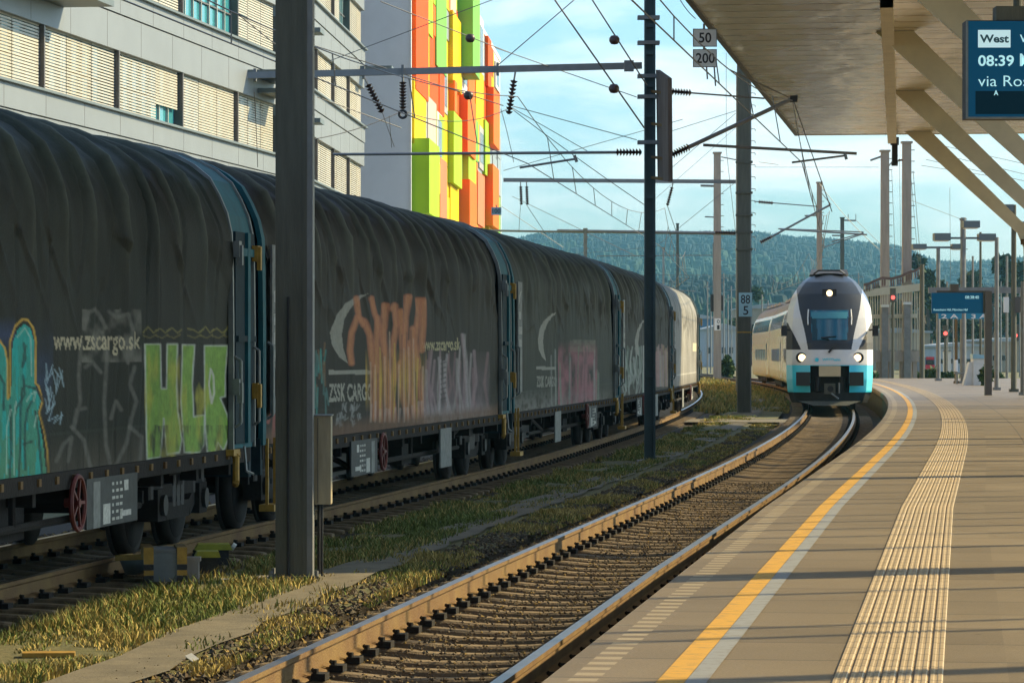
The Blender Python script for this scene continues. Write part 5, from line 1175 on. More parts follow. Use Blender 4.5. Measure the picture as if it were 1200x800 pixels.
WR = [((580,56),(746,114),65,.014,0,'thin wire running from the coloured block down to the teal pole top'),((650,0),(755,150),60,.024,0,'thick diagonal wire with the lower ball, left of the teal pole'),((694,0),(758,100),62,.022,0,'thick diagonal wire with the upper ball, ending at the teal pole'),
      ((673,0),(583,77),66,.016,0,'wire slanting down to the right end of the long arm'),((599,124),(746,164),66,.013,0,'upper wire of the fan right of the coloured block'),((599,126),(688,177),66,.012,0,'middle wire of the fan right of the coloured block'),((600,128),(755,240),66,.013,2,'lowest wire of the fan right of the coloured block'),
      ((446,2),(600,63),66,.016,0,'wire with a ball crossing the top of the coloured block'),((577,0),(385,72),70,.014,0,'wire crossing the white wall towards the upper right'),((369,54),(590,124),66,.017,0,'wire with the lower ball crossing the coloured block'),
      ((369,163),(472,130),66,.014,4,'sagging wire before the white wall'),((476,131),(599,126),66,.013,14,'sagging wire before the coloured block'),((372,114),(470,150),66,.015,0,'wire descending from the thick mast across the white wall'),
      ((800,140),(590,200),110,.016,0,'faint wire rising to the right behind the teal pole'),((862,130),(786,154),110,.016,0,'faint wire left of the 88 5 mast, upper one'),((862,133),(788,196),112,.014,0,'faint wire left of the 88 5 mast, lower one'),
      ((797,0),(815,22),62,.014,2,'short hanging wire above the speed boards'),((855,82),(930,117),66,.022,0,'wire under the canopy edge to the cantilever end'),((930,118),(975,248),66,.016,0,'wire dropping from the cantilever end towards the train'),
      ((851,62),(851,175),105,.012,0,'vertical thin wire left of the 88 5 mast'),((851,175),(862,272),105,.012,0,'lower vertical thin wire left of the 88 5 mast'),((280,18),(330,58),66,.018,0,'thick wire left of the thick mast before the blinds'),((298,108),(302,196),66,.012,-6,'curved cable hanging before the office facade'),
      ((960,215),(1040,300),230,.03,6,'sagging wire from the mast behind the train to the right'),((1003,258),(1036,290),280,.03,0,'far wire between the short dark mast and the tall pair'),((885,196),(1030,196),150,.016,0,'level wire behind the registration arm'),((890,190),(912,193),118,.02,0,'short wire with clamp right of the 88 5 mast'),
      ((1092,168),(1200,192),160,.022,0,'upper line of the four wires under the canopy end'),((1090,178),(1200,204),160,.022,0,'second line of the four wires under the canopy end'),((1085,187),(1200,212),160,.022,0,'third line of the four wires under the canopy end'),((1080,194),(1165,207),160,.022,0,'lowest line of the four wires under the canopy end'),
      ((1045,200),(1050,330),205,.022,0,'wire hanging between the two tall masts, left one'),((1054,186),(1056,330),205,.018,0,'wire hanging between the two tall masts, right one'),((1070,200),(1080,320),205,.025,0,'stay wire right of the tall masts'),((1067,200),(1077,320),205,.02,0,'second stay wire right of the tall masts'),
      ((1113,220),(1114,330),150,.014,0,'thin vertical wire above the small display'),((1068,235),(1140,262),205,.022,0,'faint wire from the right tall mast to the lamp post'),((600,230),(745,300),170,.022,0,'far wire descending behind the teal pole'),((755,300),(860,215),170,.02,0,'far wire rising to the 88 5 mast'),
      ((585,240),(660,290),170,.022,0,'far wire left above the third wagon'),((782,241),(792,270),118,.018,0,'wire hanging from the tilted slim insulator'),((645,300),(760,290),330,.03,0,'faint far cable before the wooded hill'),((680,322),(1010,323),330,.035,0,'level far cable low before the hill'),((700,300),(840,299),260,.05,0,'pinkish far cable before the hill'),
      ((448,132),(462,172),66,.010,0,'short drop wire below the slanted insulator'),((456,136),(459,173),66,.009,0,'thin drop wire beside the slanted insulator'),((587,128),(602,190),66,.010,-3,'curved drop wire right of the coloured block'),((617,240),(640,275),120,.016,0,'wire from the twin insulators descending right'),((610,240),(608,272),120,.014,0,'wire hanging below the left twin insulator'),((760,240),(862,150),150,.014,0,'faint diagonal wire right of the teal pole')]
for (a, c_, Y, r, sg, lb) in WR:
    A = PX(*a, Y); B = PX(*c_, Y+1.5); wire('overhead_wire', sag(A, B, sg*Y/F, 10 if sg else 1), r, lb)
M['ball'] = pm('brown_insulator_ball', (.07,.04,.035), .4, 0, .1, 9)
for x, y, Y, lb in ((551,45,66,'upper brown ball on the wire before the coloured block'),(549,112,66,'lower brown ball on the wire before the coloured block'),(720,47,61.4,'upper brown ball left of the teal pole'),(719.5,104,60.6,'lower brown ball left of the teal pole')):
    b = MB(); n = 12; pf = [(0,-.085),(.06,-.075),(.092,-.03),(.095,0),(.092,.03),(.06,.075),(0,.085)]; V = []; Fa = []
    for i in range(len(pf)):
        for j in range(n): V.append((pf[i][0]*math.cos(j*2*math.pi/n), pf[i][0]*math.sin(j*2*math.pi/n), pf[i][1]))
    for i in range(len(pf)-1):
        for j in range(n): Fa.append((i*n+j, i*n+(j+1)%n, (i+1)*n+(j+1)%n, (i+1)*n+j))
    b.add(V, Fa, 'ball'); ob = b.build('wire_insulator_ball', None, True, tuple(PX(x,y,Y))); tag(ob, lb, 'insulator')
# ================================================================== SMALL THINGS IN THE GRASS
M['stripe'] = pm('x', (.1,.1,.1)); bpy.data.materials.remove(M.pop('stripe'))
M['lime'] = pm('yellow_green_lid', (.42,.42,.04), .6, 0, .2, 8)
M['greybox'] = pm('grey_steel_cover', (.16,.18,.18), .5, .2, .2, 6)
M['paper'] = pm('white_litter', (.62,.62,.58), .8, 0, .1, 20)
Yp = 31.0; kp = Yp/F
def gp(x, y, Y=Yp): v = PX(x,y,Y); return v
# striped point-machine cover
o = Vector((gp(192,690).x, Yp, -.17)); t = thing('point_machine', 'low grey cover with yellow and black striped rims in the grass', 'point machine', tuple(o), .15)
b = MB(); b.bb(-.12,.12,-.25,.30,0,.26,'greybox'); b.bb(-.10,.10,-.26,.28,.262,.29,'board'); b.build('cover', t)
b = MB()
for s in (-1,1):
    if s == 1: b.build('striped_rim', t); b = MB()
    for i in range(7): b.bb(s*.15-.045,s*.15+.045,-.28+i*.085,-.28+(i+1)*.085-.001,.20,.31,'yellow' if i%2==0 else 'black'); 
    for i in range(4): b.bb(s*.15-.045,s*.15+.045,-.285,-.281,.01+i*.05,.055+i*.05,'yellow' if i%2 else 'black')
b.build('striped_rim', t)
o = Vector((gp(160,680).x, Yp+.4, -.16)); t = thing('cable_guard', 'small yellow edged wedge left of the striped cover', 'guard', tuple(o), -.3)
b = MB(); b.prism([(-.16,.16),(.14,.18),(.17,.10),(0,.02),(-.10,.02)], -.14, .14, 'greybox'); b.build('wedge', t)
b = MB(); b.bar((-.17,-.15,.17),(.15,-.15,.19),.05,.05,'yellow'); b.bar((.15,-.15,.19),(.20,-.15,.06),.05,.05,'yellow'); b.bar((-.17,-.15,.17),(-.17,.15,.17),.05,.05,'yellow'); b.build('yellow_edge', t)
o = Vector((gp(225,692).x, Yp+.1, -.2)); b = MB(); b.bb(-.055,.055,-.06,.06,0,.20,'concrete_post'); b.box((0,0,.215),(.14,.14,.04),'concrete_post'); ob = b.build('marker_post', None, False, tuple(o)); tag(ob,'short pale concrete marker post right of the striped cover','post')
for x, y, w_, lb in ((250,671,44,'longer yellow-green lidded cable box in the grass behind'),(243,686,30,'shorter yellow-green lidded cable box in front of the longer one')):
    Y = 33.2 if w_ > 40 else 32.0; o = Vector((gp(x,y,Y).x, Y, -.17)); t = thing('cable_box', lb, 'cable box', tuple(o), .12); hw = w_/2*Y/F
    b = MB(); b.bb(-hw*.8,hw*.8,-.10,.12,0,.15,'black'); b.build('box', t)
    b = MB(); b.prism([(-hw,.15),(-hw*.8,.205),(hw*.85,.205),(hw,.15)], -.14, .16, 'lime'); b.build('lid', t)
    if w_ > 40: b = MB(); b.tube((hw*.95,-.1,.19),(hw*1.12,-.1,.17),.04,'paper',10); b.build('end_cap', t)
b = MB(); b.box((0,0,.0),(.36,.16,.03),'yellow',rz=.1); ob = b.build('yellow_plank', None, False, tuple(PX(57,766,4000*2.08/354))); tag(ob,'flat yellow plank lying in the grass at the lower left','plank')
b = MB(); b.box((0,0,0),(.055,.09,.006),'paper',rot=Matrix.Rotation(.5,3,'X') @ Matrix.Rotation(.7,3,'Z')); ob = b.build('paper_scrap', None, False, tuple(PX(225,770,4000*2.06/358))); tag(ob,'white paper scrap in the dry grass by the near rail','litter')
for x, y, lb in ((257,693.5,'flat white litter piece behind the cable boxes'),(264,678,'thin pale litter strip near the thick mast')):
    b = MB(); b.box((0,0,0),(.09,.05,.006),'paper',rz=.3); ob = b.build('litter', None, False, tuple(PX(x,y,4000*2.09/(y-412)))); tag(ob,lb,'litter')
# ================================================================== FAR PLATFORM THINGS
def post(px, hw, yt, yb, lb, mat='galv', Y=None, name='lamp_post', cat='post', heads=(), zb=.55):
    Y = Y or F*(EYE-zb)/(yb-HZ); k = Y/F; o = Vector(((px-600)*k, Y, zb)); t = thing(name, lb, cat, tuple(o)); b = MB(); H = EYE+(HZ-yt)*k-zb
    b.tube((0,0,0),(0,0,H), hw*k, mat, 10, hw*k*.85); b.box((0,0,.05),(hw*3*k,hw*3*k,.1), mat); b.build('post', t)
    for (x0,x1,ya,yb_) in heads:
        h = MB(); h.bb((x0-px)*k,(x1-px)*k,-.35,.35,EYE+(HZ-yb_)*k-zb,EYE+(HZ-ya)*k-zb,'fin'); h.bb((x0-px)*k+.06,(x1-px)*k-.06,-.30,.30,EYE+(HZ-yb_)*k-zb-.03,EYE+(HZ-yb_)*k-zb-.002,'sign_white'); h.build('lamp_box', t)
    return t, o, k
def cross(t, o, k, px, y, x0, x1, r=1.2):
    b = MB(); b.bar(PX(x0,y,o.y)-o, PX(x1,y,o.y)-o, r*2*k, r*2*k, 'fin'); b.build('cross_bar', t)
t,o,k = post(1099.5,2.6,290,446,'lamp post with two boxes left of the small display',heads=((1069,1085,286,292),(1115,1128,286,292))); cross(t,o,k,1099.5,290,1072,1128)
t,o,k = post(1129,3.4,255,452,'thick lamp post with two big lamp boxes behind the small display',heads=((1094,1113,273.5,282),(1146,1166,274,282)),Y=146); cross(t,o,k,1129,279,1100,1160)
t,o,k = post(1168,2.8,278,457,'plain pale lamp post right of the small display',heads=((1128,1147,259,267),)); cross(t,o,k,1168,280,1146,1170,.6)
t,o,k = post(1188,3.4,240,459,'dark information post near the right edge',mat='galv_dark',heads=((1166,1186,240,248),(1188,1200,260,268))); 
b = MB(); b.bb((1189-1188)*k,(1197-1188)*k,-.1,.1,EYE+(HZ-366)*k-.55,EYE+(HZ-348)*k-.55,'frame'); b.bb((1176-1188)*k,(1182-1188)*k,-.06,.02,EYE+(HZ-366)*k-.55,EYE+(HZ-348)*k-.55,'sign_white'); b.build('loudspeaker', t)
t,o,k = post(1198.5,2.8,330,463,'pale post cut by the right picture edge',mat='galv')
t,o,k = post(1080.5,3.0,310,441,'dark round post at the corner of the old platform roof',mat='galv_dark',Y=176,zb=.3)
t,o,k = post(1120.5,1.9,372,449,'short rusty post with a white band',mat='rust'); b = MB(); b.tube((0,0,.5),(0,0,1.0),2.2*k,'sign_white',10); b.build('white_band', t)
t,o,k = post(1140,1.4,300,440,'thin far post behind the small display',Y=210,zb=0); post(1149,1.6,272,440,'thin far mast right behind the small display',Y=215,zb=0,mat='galv_dark'); post(1110,1.2,330,440,'thin far post left of the blue track signs',Y=225,zb=0); post(1180,1.6,300,440,'thin far mast near the right edge',Y=225,zb=0)
M['sgn'] = pm('blue_track_sign', (.01,.22,.36), .4, 0, .05, 3)
for x0, x1, s, (a0, a1), (b0, b1) in ((1099.5,1127,'2 A',(1103,1123),(369,373.5)),(1132,1159,'3 A',(1138,1157),(369,373.5))):
    Y = 128; k = Y/F; o = PX(x0,373.5,Y); t = thing('track_sign','blue hanging sign reading %s below the small display%s' % (s, ', left one' if s[0]=='2' else ', half behind the post'),'sign',tuple(o)); b = MB(); b.bb(0,(x1-x0)*k,-.03,.03,0,9*k,'sgn'); bd = b.build('board', t)
    text_obj(s, ((a0-x0)*k,(a1-x0)*k,.4*k,5.5*k), M['sign_white'], bd, -.034, bold=.02)
    b = MB(); 
    for q in (.2,.8): b.tube(((x1-x0)*k*q,0,9*k),((x1-x0)*k*q,0,34*k),.02,'galv',6)
    b.build('hanger', t)
b = MB(); Y = 128; b.bar(PX(1088,340,Y),PX(1215,340,Y),.16,.22,'galv'); ob = b.build('sign_gantry'); 
M['binw'] = pm('white_cabinet_paint', (.62,.64,.62), .5, 0, .08, 3); M['binb'] = pm('pale_blue_cabinet_top', (.25,.45,.55), .4, 0, .1, 3)
tag(ob,'horizontal gantry beam holding the blue track signs','gantry'); b = MB(); b.tube(PX(1214,340,Y),PX(1214,455,Y),.1,'galv',8); o2_ = b.build('post', ob)
Y = 138; k = Y/F; o = Vector(((1147-600)*k,Y,.55)); t = thing('ticket_cabinet','white platform cabinet with a pale blue slanted top','cabinet',tuple(o))
b = MB(); b.bb(-8*k,9*k,-.4,.4,0,31*k,'binw'); b.build('body', t); b = MB(); b.prism([(-8.5*k,31*k),(9.5*k,31*k),(9.5*k,35*k),(-8.5*k,36.5*k)],-.45,.45,'binb'); b.build('top', t); b = MB(); b.add([(-19*k,-.3,0),(-8*k,-.3,0),(-8*k,-.3,27*k),(-12*k,-.3,27*k),(-19*k,.3,0),(-8*k,.3,0),(-8*k,.3,27*k),(-12*k,.3,27*k)],[(0,1,2,3),(7,6,5,4),(0,3,7,4),(3,2,6,7),(0,4,5,1)],'binw'); b.build('side_wedge', t)
# plant, bench
def leafy(name, c, n, r, h, mat, lb, cat, par=None, seed=1, ls=.05, mats=None):
    R = np.random.default_rng(seed); d = R.normal(size=(n,3)); d /= np.linalg.norm(d,axis=1)[:,None]; rad = (.35+.65*R.random(n)**.5)[:,None]; bump = (1+.35*np.sin(d[:,0]*5+seed)*np.cos(d[:,1]*4+seed*2))[:,None]
    ctr = d*rad*bump*np.array([r,r,h/2])+np.array([0,0,h/2]); a = R.normal(size=(n,3))*ls; bq = R.normal(size=(n,3))*ls
    V = np.stack([ctr-a,ctr+bq,ctr+a,ctr-bq],1).reshape(-1,3); Fa = np.arange(n*4).reshape(-1,4); col = np.repeat(np.array([.05,.085,.025])*(.5+R.random((n,1)))*np.array([1,1,.9]),4,0)
    ob = npmesh(name, V, Fa, [mat], par, colors=col); ob.location = c; 
    if lb: tag(ob, lb, cat)
    return ob
M['leaf'] = pm('leaf_mass', (.05,.09,.03), .8, 0, .2, 3, attr='Col', spec=.2)
Y=136; k=Y/F; leafy('potted_plant',((1155-600)*k,Y,.55),350,.24,.75,'leaf','small green plant at the foot of the white cabinet','plant',seed=4,ls=.07)
Y=143; k=Y/F; t = thing('bench','small grey bench left of the white cabinet','bench',((1128-600)*k,Y,.55)); b=MB(); b.bb(-.35,.35,-.2,.2,.42,.48,'galv'); b.build('seat',t)
for s in (-1,1): b=MB(); b.bb(s*.25-.03,s*.25+.03,-.18,.18,0,.42,'galv'); b.build('leg',t)
# ---- old platform roof with scalloped valance and its fence of columns, right behind the train
M['oldroof'] = pm('old_roof_brown', (.16,.10,.08), .8, 0, .2, 2); M['oldcream'] = pm('old_cream_ironwork', (.50,.47,.36), .7, 0, .1, 2)
t = thing('old_platform_roof','old station roof with a brown scalloped valance on pale columns right of the train','platform roof',(PX(1015,440,185).x,185,-.2)); O = Vector(t.location)
def rp(x, y, Y=185): return PX(x,y,Y)-O
b = MB(); tops = [(1012,332),(1018,331),(1026,327),(1034,324),(1045,325),(1056,322),(1064,318),(1074,315),(1083,309)]
for (x0,y0),(x1,y1) in zip(tops[:-1],tops[1:]): b.add([rp(x0,y0),rp(x1,y1),rp(x1,y1+3.2),rp(x0,y0+3.2),rp(x0,y0,205),rp(x1,y1,205),rp(x1,y1+3.2,205),rp(x0,y0+3.2,205)],[(0,1,2,3),(0,4,5,1),(3,2,6,7),(1,5,6,2),(0,3,7,4)],'oldroof')
b.build('roof', t)
b = MB(); x = 1012.5
while x < 1082:
    yy = float(np.interp(x,[p[0] for p in tops],[p[1] for p in tops]))+3.3; b.prism([(0,0),(1.6*.046,0),(1.6*.046,-6*.046),(.8*.046,-8*.046),(0,-6*.046)],-.05,.05,'oldroof' if int(x*2)%3 else 'oldcream',Matrix.Translation(rp(x,yy,184.8))); x += 2.6
b.build('scalloped_valance', t)
b = MB(); b.bar(rp(1011,344),rp(1082,336),.5,.40,'oldcream'); b.bar(rp(1011,371),rp(1074,370),.3,.22,'oldcream'); b.build('beam', t)
for x in np.arange(1014,1079,2.9):
    b = MB(); j = random.uniform(-.6,.6); b.bar(rp(x+j,342),rp(x+random.uniform(-1.5,1.5),410),.055,.055,'oldcream'); b.build('baluster', t)
for x, y in ((1036,360),(1062,357)): b = MB(); b.bb((x-3.8-1015)*.04625,(x+3.8-1015)*.04625,-.5,-.15,0,EYE+(HZ-y)*.04625+.2,'galv'); b.bb((x-4.6-1015)*.04625,(x+4.6-1015)*.04625,-.6,-.1,EYE+(HZ-y)*.04625+.2,EYE+(HZ-y+3)*.04625+.2,'binw'); b.build('column', t)
b = MB(); b.bb((1008-1015)*.04625,(1076-1015)*.04625,-.3,.4,EYE+(HZ-424)*.04625+.2,EYE+(HZ-411)*.04625+.2,'concrete_post'); 
for x in (1012,1030,1044,1057,1072): b.bb((x-2.4-1015)*.04625,(x+2.4-1015)*.04625,-.2,.3,0,EYE+(HZ-424)*.04625+.2,'concrete_post')
b.build('base_wall', t)
# signals and red lights
M['redlamp'] = pm('lit_red_signal', (.8,.05,.04), .4, 0, 0, emit=((1,.10,.08), 1.6))
for x, y, Y, lb in ((1046.5,348.5,183.6,'red signal light before the old platform roof'),(1108,390.5,210,'red signal light left under the blue track signs'),(1190,393,150,'red signal light near the right edge')):
    k = Y/F; o = Vector(((x-600)*k,Y,-.2)); t = thing('signal',lb,'signal',tuple(o)); zc = EYE+(HZ-y)*k+.2; b = MB(); b.tube((0,.1,0),(0,.1,zc),.07,'galv_dark',8); b.bb(-.15,.15,0,.2,zc-.25,zc+.5,'galv_dark'); b.build('post',t); b = MB(); b.tube((0,0,zc),(0,-.03,zc),2.6*k*.9,'redlamp',16); b.build('lamp',t)
# distant red and blue locomotive, small
Y=260; k=Y/F; o=Vector(((1090-600)*k,Y,-.2)); t = thing('distant_railcar','small red and dark blue rail vehicle far behind the platform','rail vehicle',tuple(o)); M['loco_r']=pm('red_vehicle_paint',(.5,.03,.05),.4,0,.1,2); M['loco_b']=pm('navy_vehicle_paint',(.015,.03,.09),.4,0,.1,2)
b=MB(); b.prism([(-5*k,2*k),(5*k,2*k),(5.2*k,12*k),(5*k,26*k),(-5*k,26*k),(-5.2*k,12*k)],0,12,'loco_b'); b.build('body',t); b=MB(); b.bb(-5.3*k,5.3*k,-.05,.3,11*k,17*k,'loco_r'); b.bb(-4.6*k,4.6*k,-.05,.3,23*k,26.3*k,'loco_r'); b.build('red_band',t); b=MB(); b.bb(-4*k,4*k,-.08,-.04,18*k,22*k,'t_glass'); b.build('windscreen',t)
for s in (-1,1): b=MB(); b.tube((s*3*k,.3,1.5*k),(s*3*k,.6,1.5*k),1.8*k,'black',14); b.build('wheel',t)
# ---- trees and bushes in the middle distance
def tree(x, yb, yt, w, Y, lb, seed, n=900, nm='tree'):
    k = Y/F; z0 = EYE+(HZ-yb)*k; h = (yb-yt)*k; o = Vector(((x-600)*k,Y,min(z0,-.2))); t = thing(nm, lb, 'tree', tuple(o)); b = MB(); zz = z0-o.z
    b.tube((0,0,0),(0,0,zz+h*.55),h*.035,'trunk',7,h*.012)
    for q in range(4): an = q*1.6+seed; b.tube((0,0,zz+h*.28),(math.cos(an)*w*k*.3,math.sin(an)*w*k*.3,zz+h*.6),h*.015,'trunk',5)
    b.build('trunk', t); R = np.random.default_rng(seed); nc = 9; cc = R.normal(size=(nc,3))*np.array([w*k*.26,w*k*.2,h*.17])+np.array([0,0,zz+h*.56])
    V = []; col = []; per = n//nc
    for c in cc:
        rr = w*k*.20*(.7+.6*R.random()); d = R.normal(size=(per,3)); d /= np.linalg.norm(d,axis=1)[:,None]; p = c+d*rr*(.4+.6*R.random((per,1)))*np.array([1,1,.9]); ls = rr*.20
        a = R.normal(size=(per,3))*ls; bq = R.normal(size=(per,3))*ls; V.append(np.stack([p-a,p+bq,p+a,p-bq],1).reshape(-1,3)); col.append(np.repeat(np.array([.035,.06,.02])*(.5+.9*R.random((per,1))),4,0))
    V = np.concatenate(V); npmesh('crown', V, np.arange(len(V)).reshape(-1,4), ['leaf'], t, colors=np.concatenate(col)); return t
M['trunk'] = pm('bark', (.09,.065,.045), .9, 0, .3, 6, .4)
TR = [(1024,440,300,60,420),(1048,440,314,62,460),(1072,440,312,50,440),(1090,440,305,40,430),(1125,440,330,50,400),(1160,440,298,60,450),(1190,440,292,64,440),(1215,440,300,50,430),(1140,440,340,40,380),(1105,440,345,40,390),(1010,440,345,40,400),(1180,440,350,40,370),
      (880,440,352,40,520),(905,440,356,36,540),(855,440,362,34,500)]
DS = ['broad','tall','round','small','low','wide','high','cropped','bushy','short','dim','dense','hazy','pale','tiny']
WH = ['just right of the train roof','above the left tall mast foot','behind the right tall mast','beside the old roof corner','behind the small display','behind the plain pale lamp post','near the right edge behind the beige strut','cut by the right picture edge','right of the small display post','left of the small display','behind the train mirror','low at the right edge','behind the train coaches','right above the train coaches','left of the 88 5 mast']
for i, (x, yb, yt, w_, Y) in enumerate(TR): tree(x, yb, yt, w_, Y, '%s dark green tree %s' % (DS[i], WH[i]), 50+i, 1500)
for i, (x, y0, y1, w_, Y, wh) in enumerate([(852,440,415,16,262,'at the foot of the concrete mast'),(1022,442,424,14,182,'beside the train front on the right'),(1090,440,420,22,200,'left of the thick lamp post'),(1110,440,424,18,205,'behind the short rusty post'),(1134,440,424,16,210,'left of the white cabinet'),(1165,440,424,18,208,'right of the white cabinet')]):
    k = Y/F; leafy('bush',((x-600)*k,Y,-.2),600,w_/2*k,(y0-y1)*k,'leaf','sunlit green bush '+wh,'bush',seed=80+i,ls=.11)
# ---- yard buildings between the hill and the trains, small and hazy
M['yb1']=pm('pale_yard_wall',(.42,.43,.42),.8,0,.1,.4); M['yb2']=pm('pale_metal_roof',(.36,.38,.38),.6,.2,.1,.4); M['yb3']=pm('warm_yard_wall',(.36,.29,.2),.8,0,.1,.4); M['yb4']=pm('blue_yard_wall',(.07,.16,.26),.7,0,.1,.4)
def hall(x0,x1,yt,Y,D,mat,lb,ridge=4,wins=6,rows=1):
    k=Y/F; w_=(x1-x0)*k; h=EYE+(HZ-yt)*k+.2; o=Vector(((x0-600)*k,Y,-.2)); t=thing('yard_building',lb,'building',tuple(o)); b=MB(); b.bb(0,w_,0,D,0,h,mat); b.build('wall',t)
    b=MB(); b.prism([(-.3,h),(w_/2,h+ridge*k),(w_+.3,h),(w_+.3,h-.2),(-.3,h-.2)],-.3,D+.3,'yb2'); b.build('roof',t)
    for r_ in range(rows):
        for i in range(wins): q=MB(); s=w_/wins; q.bb(s*(i+.25),s*(i+.75),-.04,.02,h*(.35+.3*r_-.1*(rows-1)),h*(.35+.3*r_-.1*(rows-1))+h*.16,'t_glass'); q.build('window',t)
    return t
hall(826,870,385,480,20,'yb1','pale low yard building behind the concrete mast',6,5); hall(870,935,360,520,24,'yb3','warm coloured yard building behind the coaches with a flat roof',5,7,2)
hall(800,838,372,560,20,'yb4','bluish yard building behind the end of the white wagon',4,5); hall(1100,1150,404,330,12,'yb1','low pale hut behind the blue track signs',3,5); hall(1150,1235,398,360,14,'yb3','long low warm coloured building at the right edge',3,8)
hall(1015,1090,388,400,14,'yb3','brown yard building behind the old platform roof',4,6)
hall(700,800,340,700,30,'yb1','large pale industrial hall low before the wooded hill',5,9,2)
t=thing('white_tank','bright white upright cabinet behind the blue track signs','cabinet',(PX(1110,430,230).x,230,-.2)); b=MB(); kk=230/F; b.bb(-3*kk,4.5*kk,0,1,0,37*kk,'binw'); b.build('body',t); b=MB(); b.bb(-3.3*kk,4.8*kk,-.1,1.1,37*kk,38.5*kk,'galv'); b.build('lid',t)
# far yard poles, each a thing
for i,(x,yt,Y) in enumerate([(829,330,300),(833,350,330),(848,320,310),(853,345,340),(857,335,380),(893,345,260),(900,352,300),(931,350,330),(1006,320,350),(1117,345,260),(1160,350,240),(1173,330,300),(1195,340,280)]):
    k=Y/F; b=MB(); H=EYE+(HZ-yt)*k+.2; b.tube((0,0,0),(0,0,H),.9*k,'galv',6,.7*k); b.bar((-5*k,0,H-.5),(6*k,0,H-.4),.8*k,.8*k,'galv'); ob=b.build('yard_pole',None,False,((x-600)*k,Y,-.2)); tag(ob,'thin pale pole far in the yard '+['left of the concrete mast','closest left to the concrete mast','just right of the concrete mast','between the two grey masts','touching the 88 5 mast','above the first coach','above the second coach','above the train cab edge','right of the short dark mast','left of the thick lamp post','behind the small display post','right of the pale lamp post','at the right edge'][i],'pole')
# ---- wooded hills
def hill(name, X0, X1, Ya, Yb, prof, lb, seed, sp, th, zbase=-2):
    nx, ny = 60, 14; V=[]; 
    for i in range(nx+1):
        x=X0+(X1-X0)*i/nx
        for j in range(ny+1): f=j/ny; Y=Ya+(Yb-Ya)*f; xx=x*Y/Yb; V.append((xx,Y,zbase+(prof(600+F*x/Yb)-zbase)*math.sin(f*math.pi/2)))
    g_=npmesh(name,V,[(i*(ny+1)+j,(i+1)*(ny+1)+j,(i+1)*(ny+1)+j+1,i*(ny+1)+j+1) for i in range(nx) for j in range(ny)],['hillm'],smooth=True); tag(g_,kind='structure')
    R=np.random.default_rng(seed); n=int(abs(X1-X0)*(Yb-Ya)/sp/sp); x=X0+(X1-X0)*R.random(n); f=R.random(n)**.75; Y=Ya+(Yb-Ya)*f; z=zbase+(np.array([prof(600+F*a/Yb) for a in x])-zbase)*np.sin(f*math.pi/2)
    xx=x*Y/Yb; keep = f > .12; xx,Y,z=xx[keep],Y[keep],z[keep]; n=len(xx); h=th*(.6+.7*R.random(n)); r=h*(.17+.13*R.random(n)); broad=R.random(n)<.35
    k6=6; ang=np.arange(k6)*2*math.pi/k6; base=np.stack([xx[:,None]+np.cos(ang)*r[:,None],Y[:,None]+np.sin(ang)*r[:,None],np.repeat((z-1)[:,None],k6,1)],-1); mid=base.copy(); mid[...,2]=(z+h*np.where(broad,.62,.28))[:,None]; mid[...,:2]+= (R.random((n,k6,2))-.5)*r[:,None,None]*.5
    mid2 = np.stack([xx,Y,z],-1)[:,None,:]+(mid-np.stack([xx,Y,z],-1)[:,None,:])*np.where(broad,.75,.5)[:,None,None]; mid2[...,2]=(z+h*np.where(broad,.85,.6))[:,None]
    tip=np.stack([xx,Y,z+h*np.where(broad,.92,1.0)],-1)[:,None,:]; Vt=np.concatenate([base,mid,mid2,tip],1); m=3*k6+1; Fq=[]; 
    for q in range(k6):
        Fq += [(q,(q+1)%k6,k6+(q+1)%k6),(q,k6+(q+1)%k6,k6+q),(k6+q,k6+(q+1)%k6,2*k6+(q+1)%k6),(k6+q,2*k6+(q+1)%k6,2*k6+q),(2*k6+q,2*k6+(q+1)%k6,3*k6)]
    Fa=(np.array(Fq)[None]+np.arange(n)[:,None,None]*m).reshape(-1,3); pt=fbm(xx*.01,Y*.006,3,seed); col=np.array([.010,.030,.032])*(.8+.4*R.random((n,1)))+np.array([.012,.03,.004])*(pt[:,None]>.58); col=np.repeat(col,m,0)
    tag(npmesh('far_forest',Vt.reshape(-1,3),Fa,['leaf'],colors=col),lb,'forest',kind='stuff')
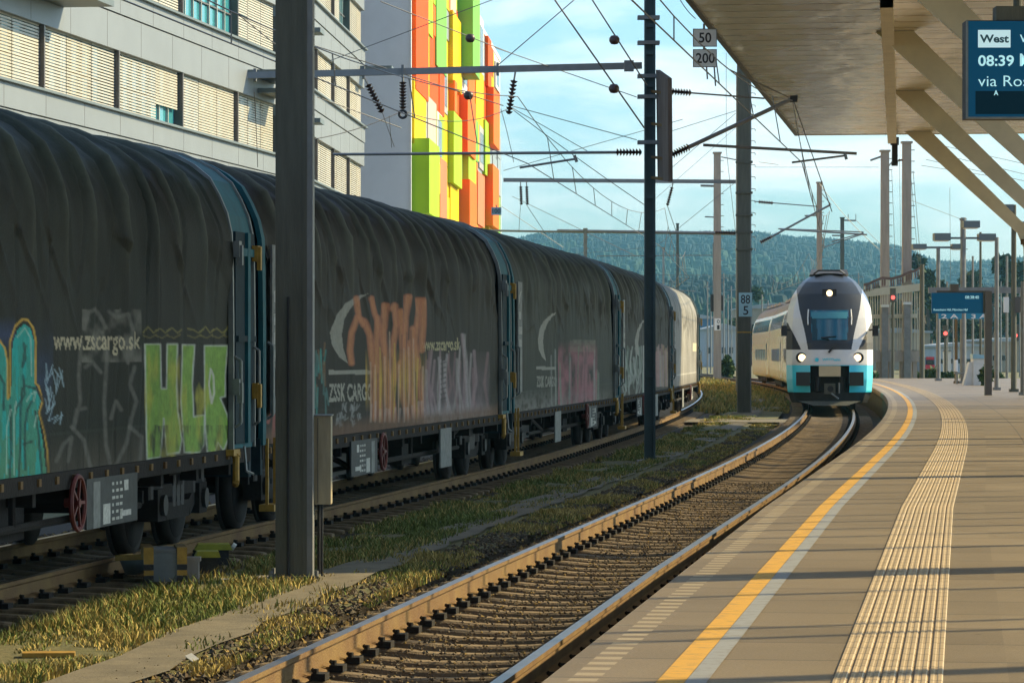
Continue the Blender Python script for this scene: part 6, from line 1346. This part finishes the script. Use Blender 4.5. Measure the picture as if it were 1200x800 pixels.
M['hillm']=pm('forest_floor',(.025,.04,.018),.95,0,.3,.01)
rid=lambda px: EYE+(HZ-float(np.interp(px,[500,600,640,700,760,820,860,900,930,960,1000,1050,1100,1150,1250],[309,306,298,299,298,298,297,299,303,304,308,313,330,330,320])))/F*3300
hill('hills',-420,640,1500,3300,rid,'dark conifer and mixed forest covering the long hill behind the station',5,7.5,12)
rid2=lambda px: EYE+(HZ-float(np.interp(px,[500,600,660,720,800,880,960,1040,1250],[372,368,360,362,352,350,356,360,362])))/F*1500
hill('foothills',-200,330,820,1500,rid2,'paler mixed trees on the low foothills above the yard',6,7.0,8)
# a few pale houses on the slope
M['house']=pm('pale_house_wall',(.5,.48,.44),.8,0,.05,.2); M['hroof']=pm('brown_house_roof',(.2,.12,.09),.8,0,.1,.2)
for i,(x,y,w_,Y,wh) in enumerate([(943,301,9,2600,'high on the wooded hill above the train'),(988,313,3,2300,'left one of the bright pair on the hill'),(993,312,3,2310,'right one of the bright pair on the hill')]):
    k=Y/F; o=PX(x,y+4,Y); t=thing('hill_house','tiny pale house '+wh,'house',tuple(o)); b=MB(); b.bb(-w_/2*k,w_/2*k,0,8,-2,6*k,'house'); b.build('wall',t); b=MB(); b.prism([(-w_/2*k-1,6*k),(0,7.6*k),(w_/2*k+1,6*k)],-1,9,'hroof'); b.build('roof',t)
# ================================================================== AIR
hz = MB(); hz.bb(-700,900,-30,3800,-3,190,'ground'); ob = hz.build('haze'); tag(ob, kind='stuff', label='thin bluish morning haze over the whole yard', cat='haze')
m = bpy.data.materials.new('haze_air'); m.use_nodes = True; t_ = m.node_tree; t_.nodes.clear(); pv = N(t_,'ShaderNodeVolumePrincipled'); oo = N(t_,'ShaderNodeOutputMaterial'); pv.inputs['Color'].default_value = (.30,.74,1.0,1); pv.inputs['Density'].default_value = .00014; pv.inputs['Anisotropy'].default_value = .2
t_.links.new(pv.outputs[0], oo.inputs['Volume']); ob.data.materials.clear(); ob.data.materials.append(m)
bpy.context.view_layer.update()
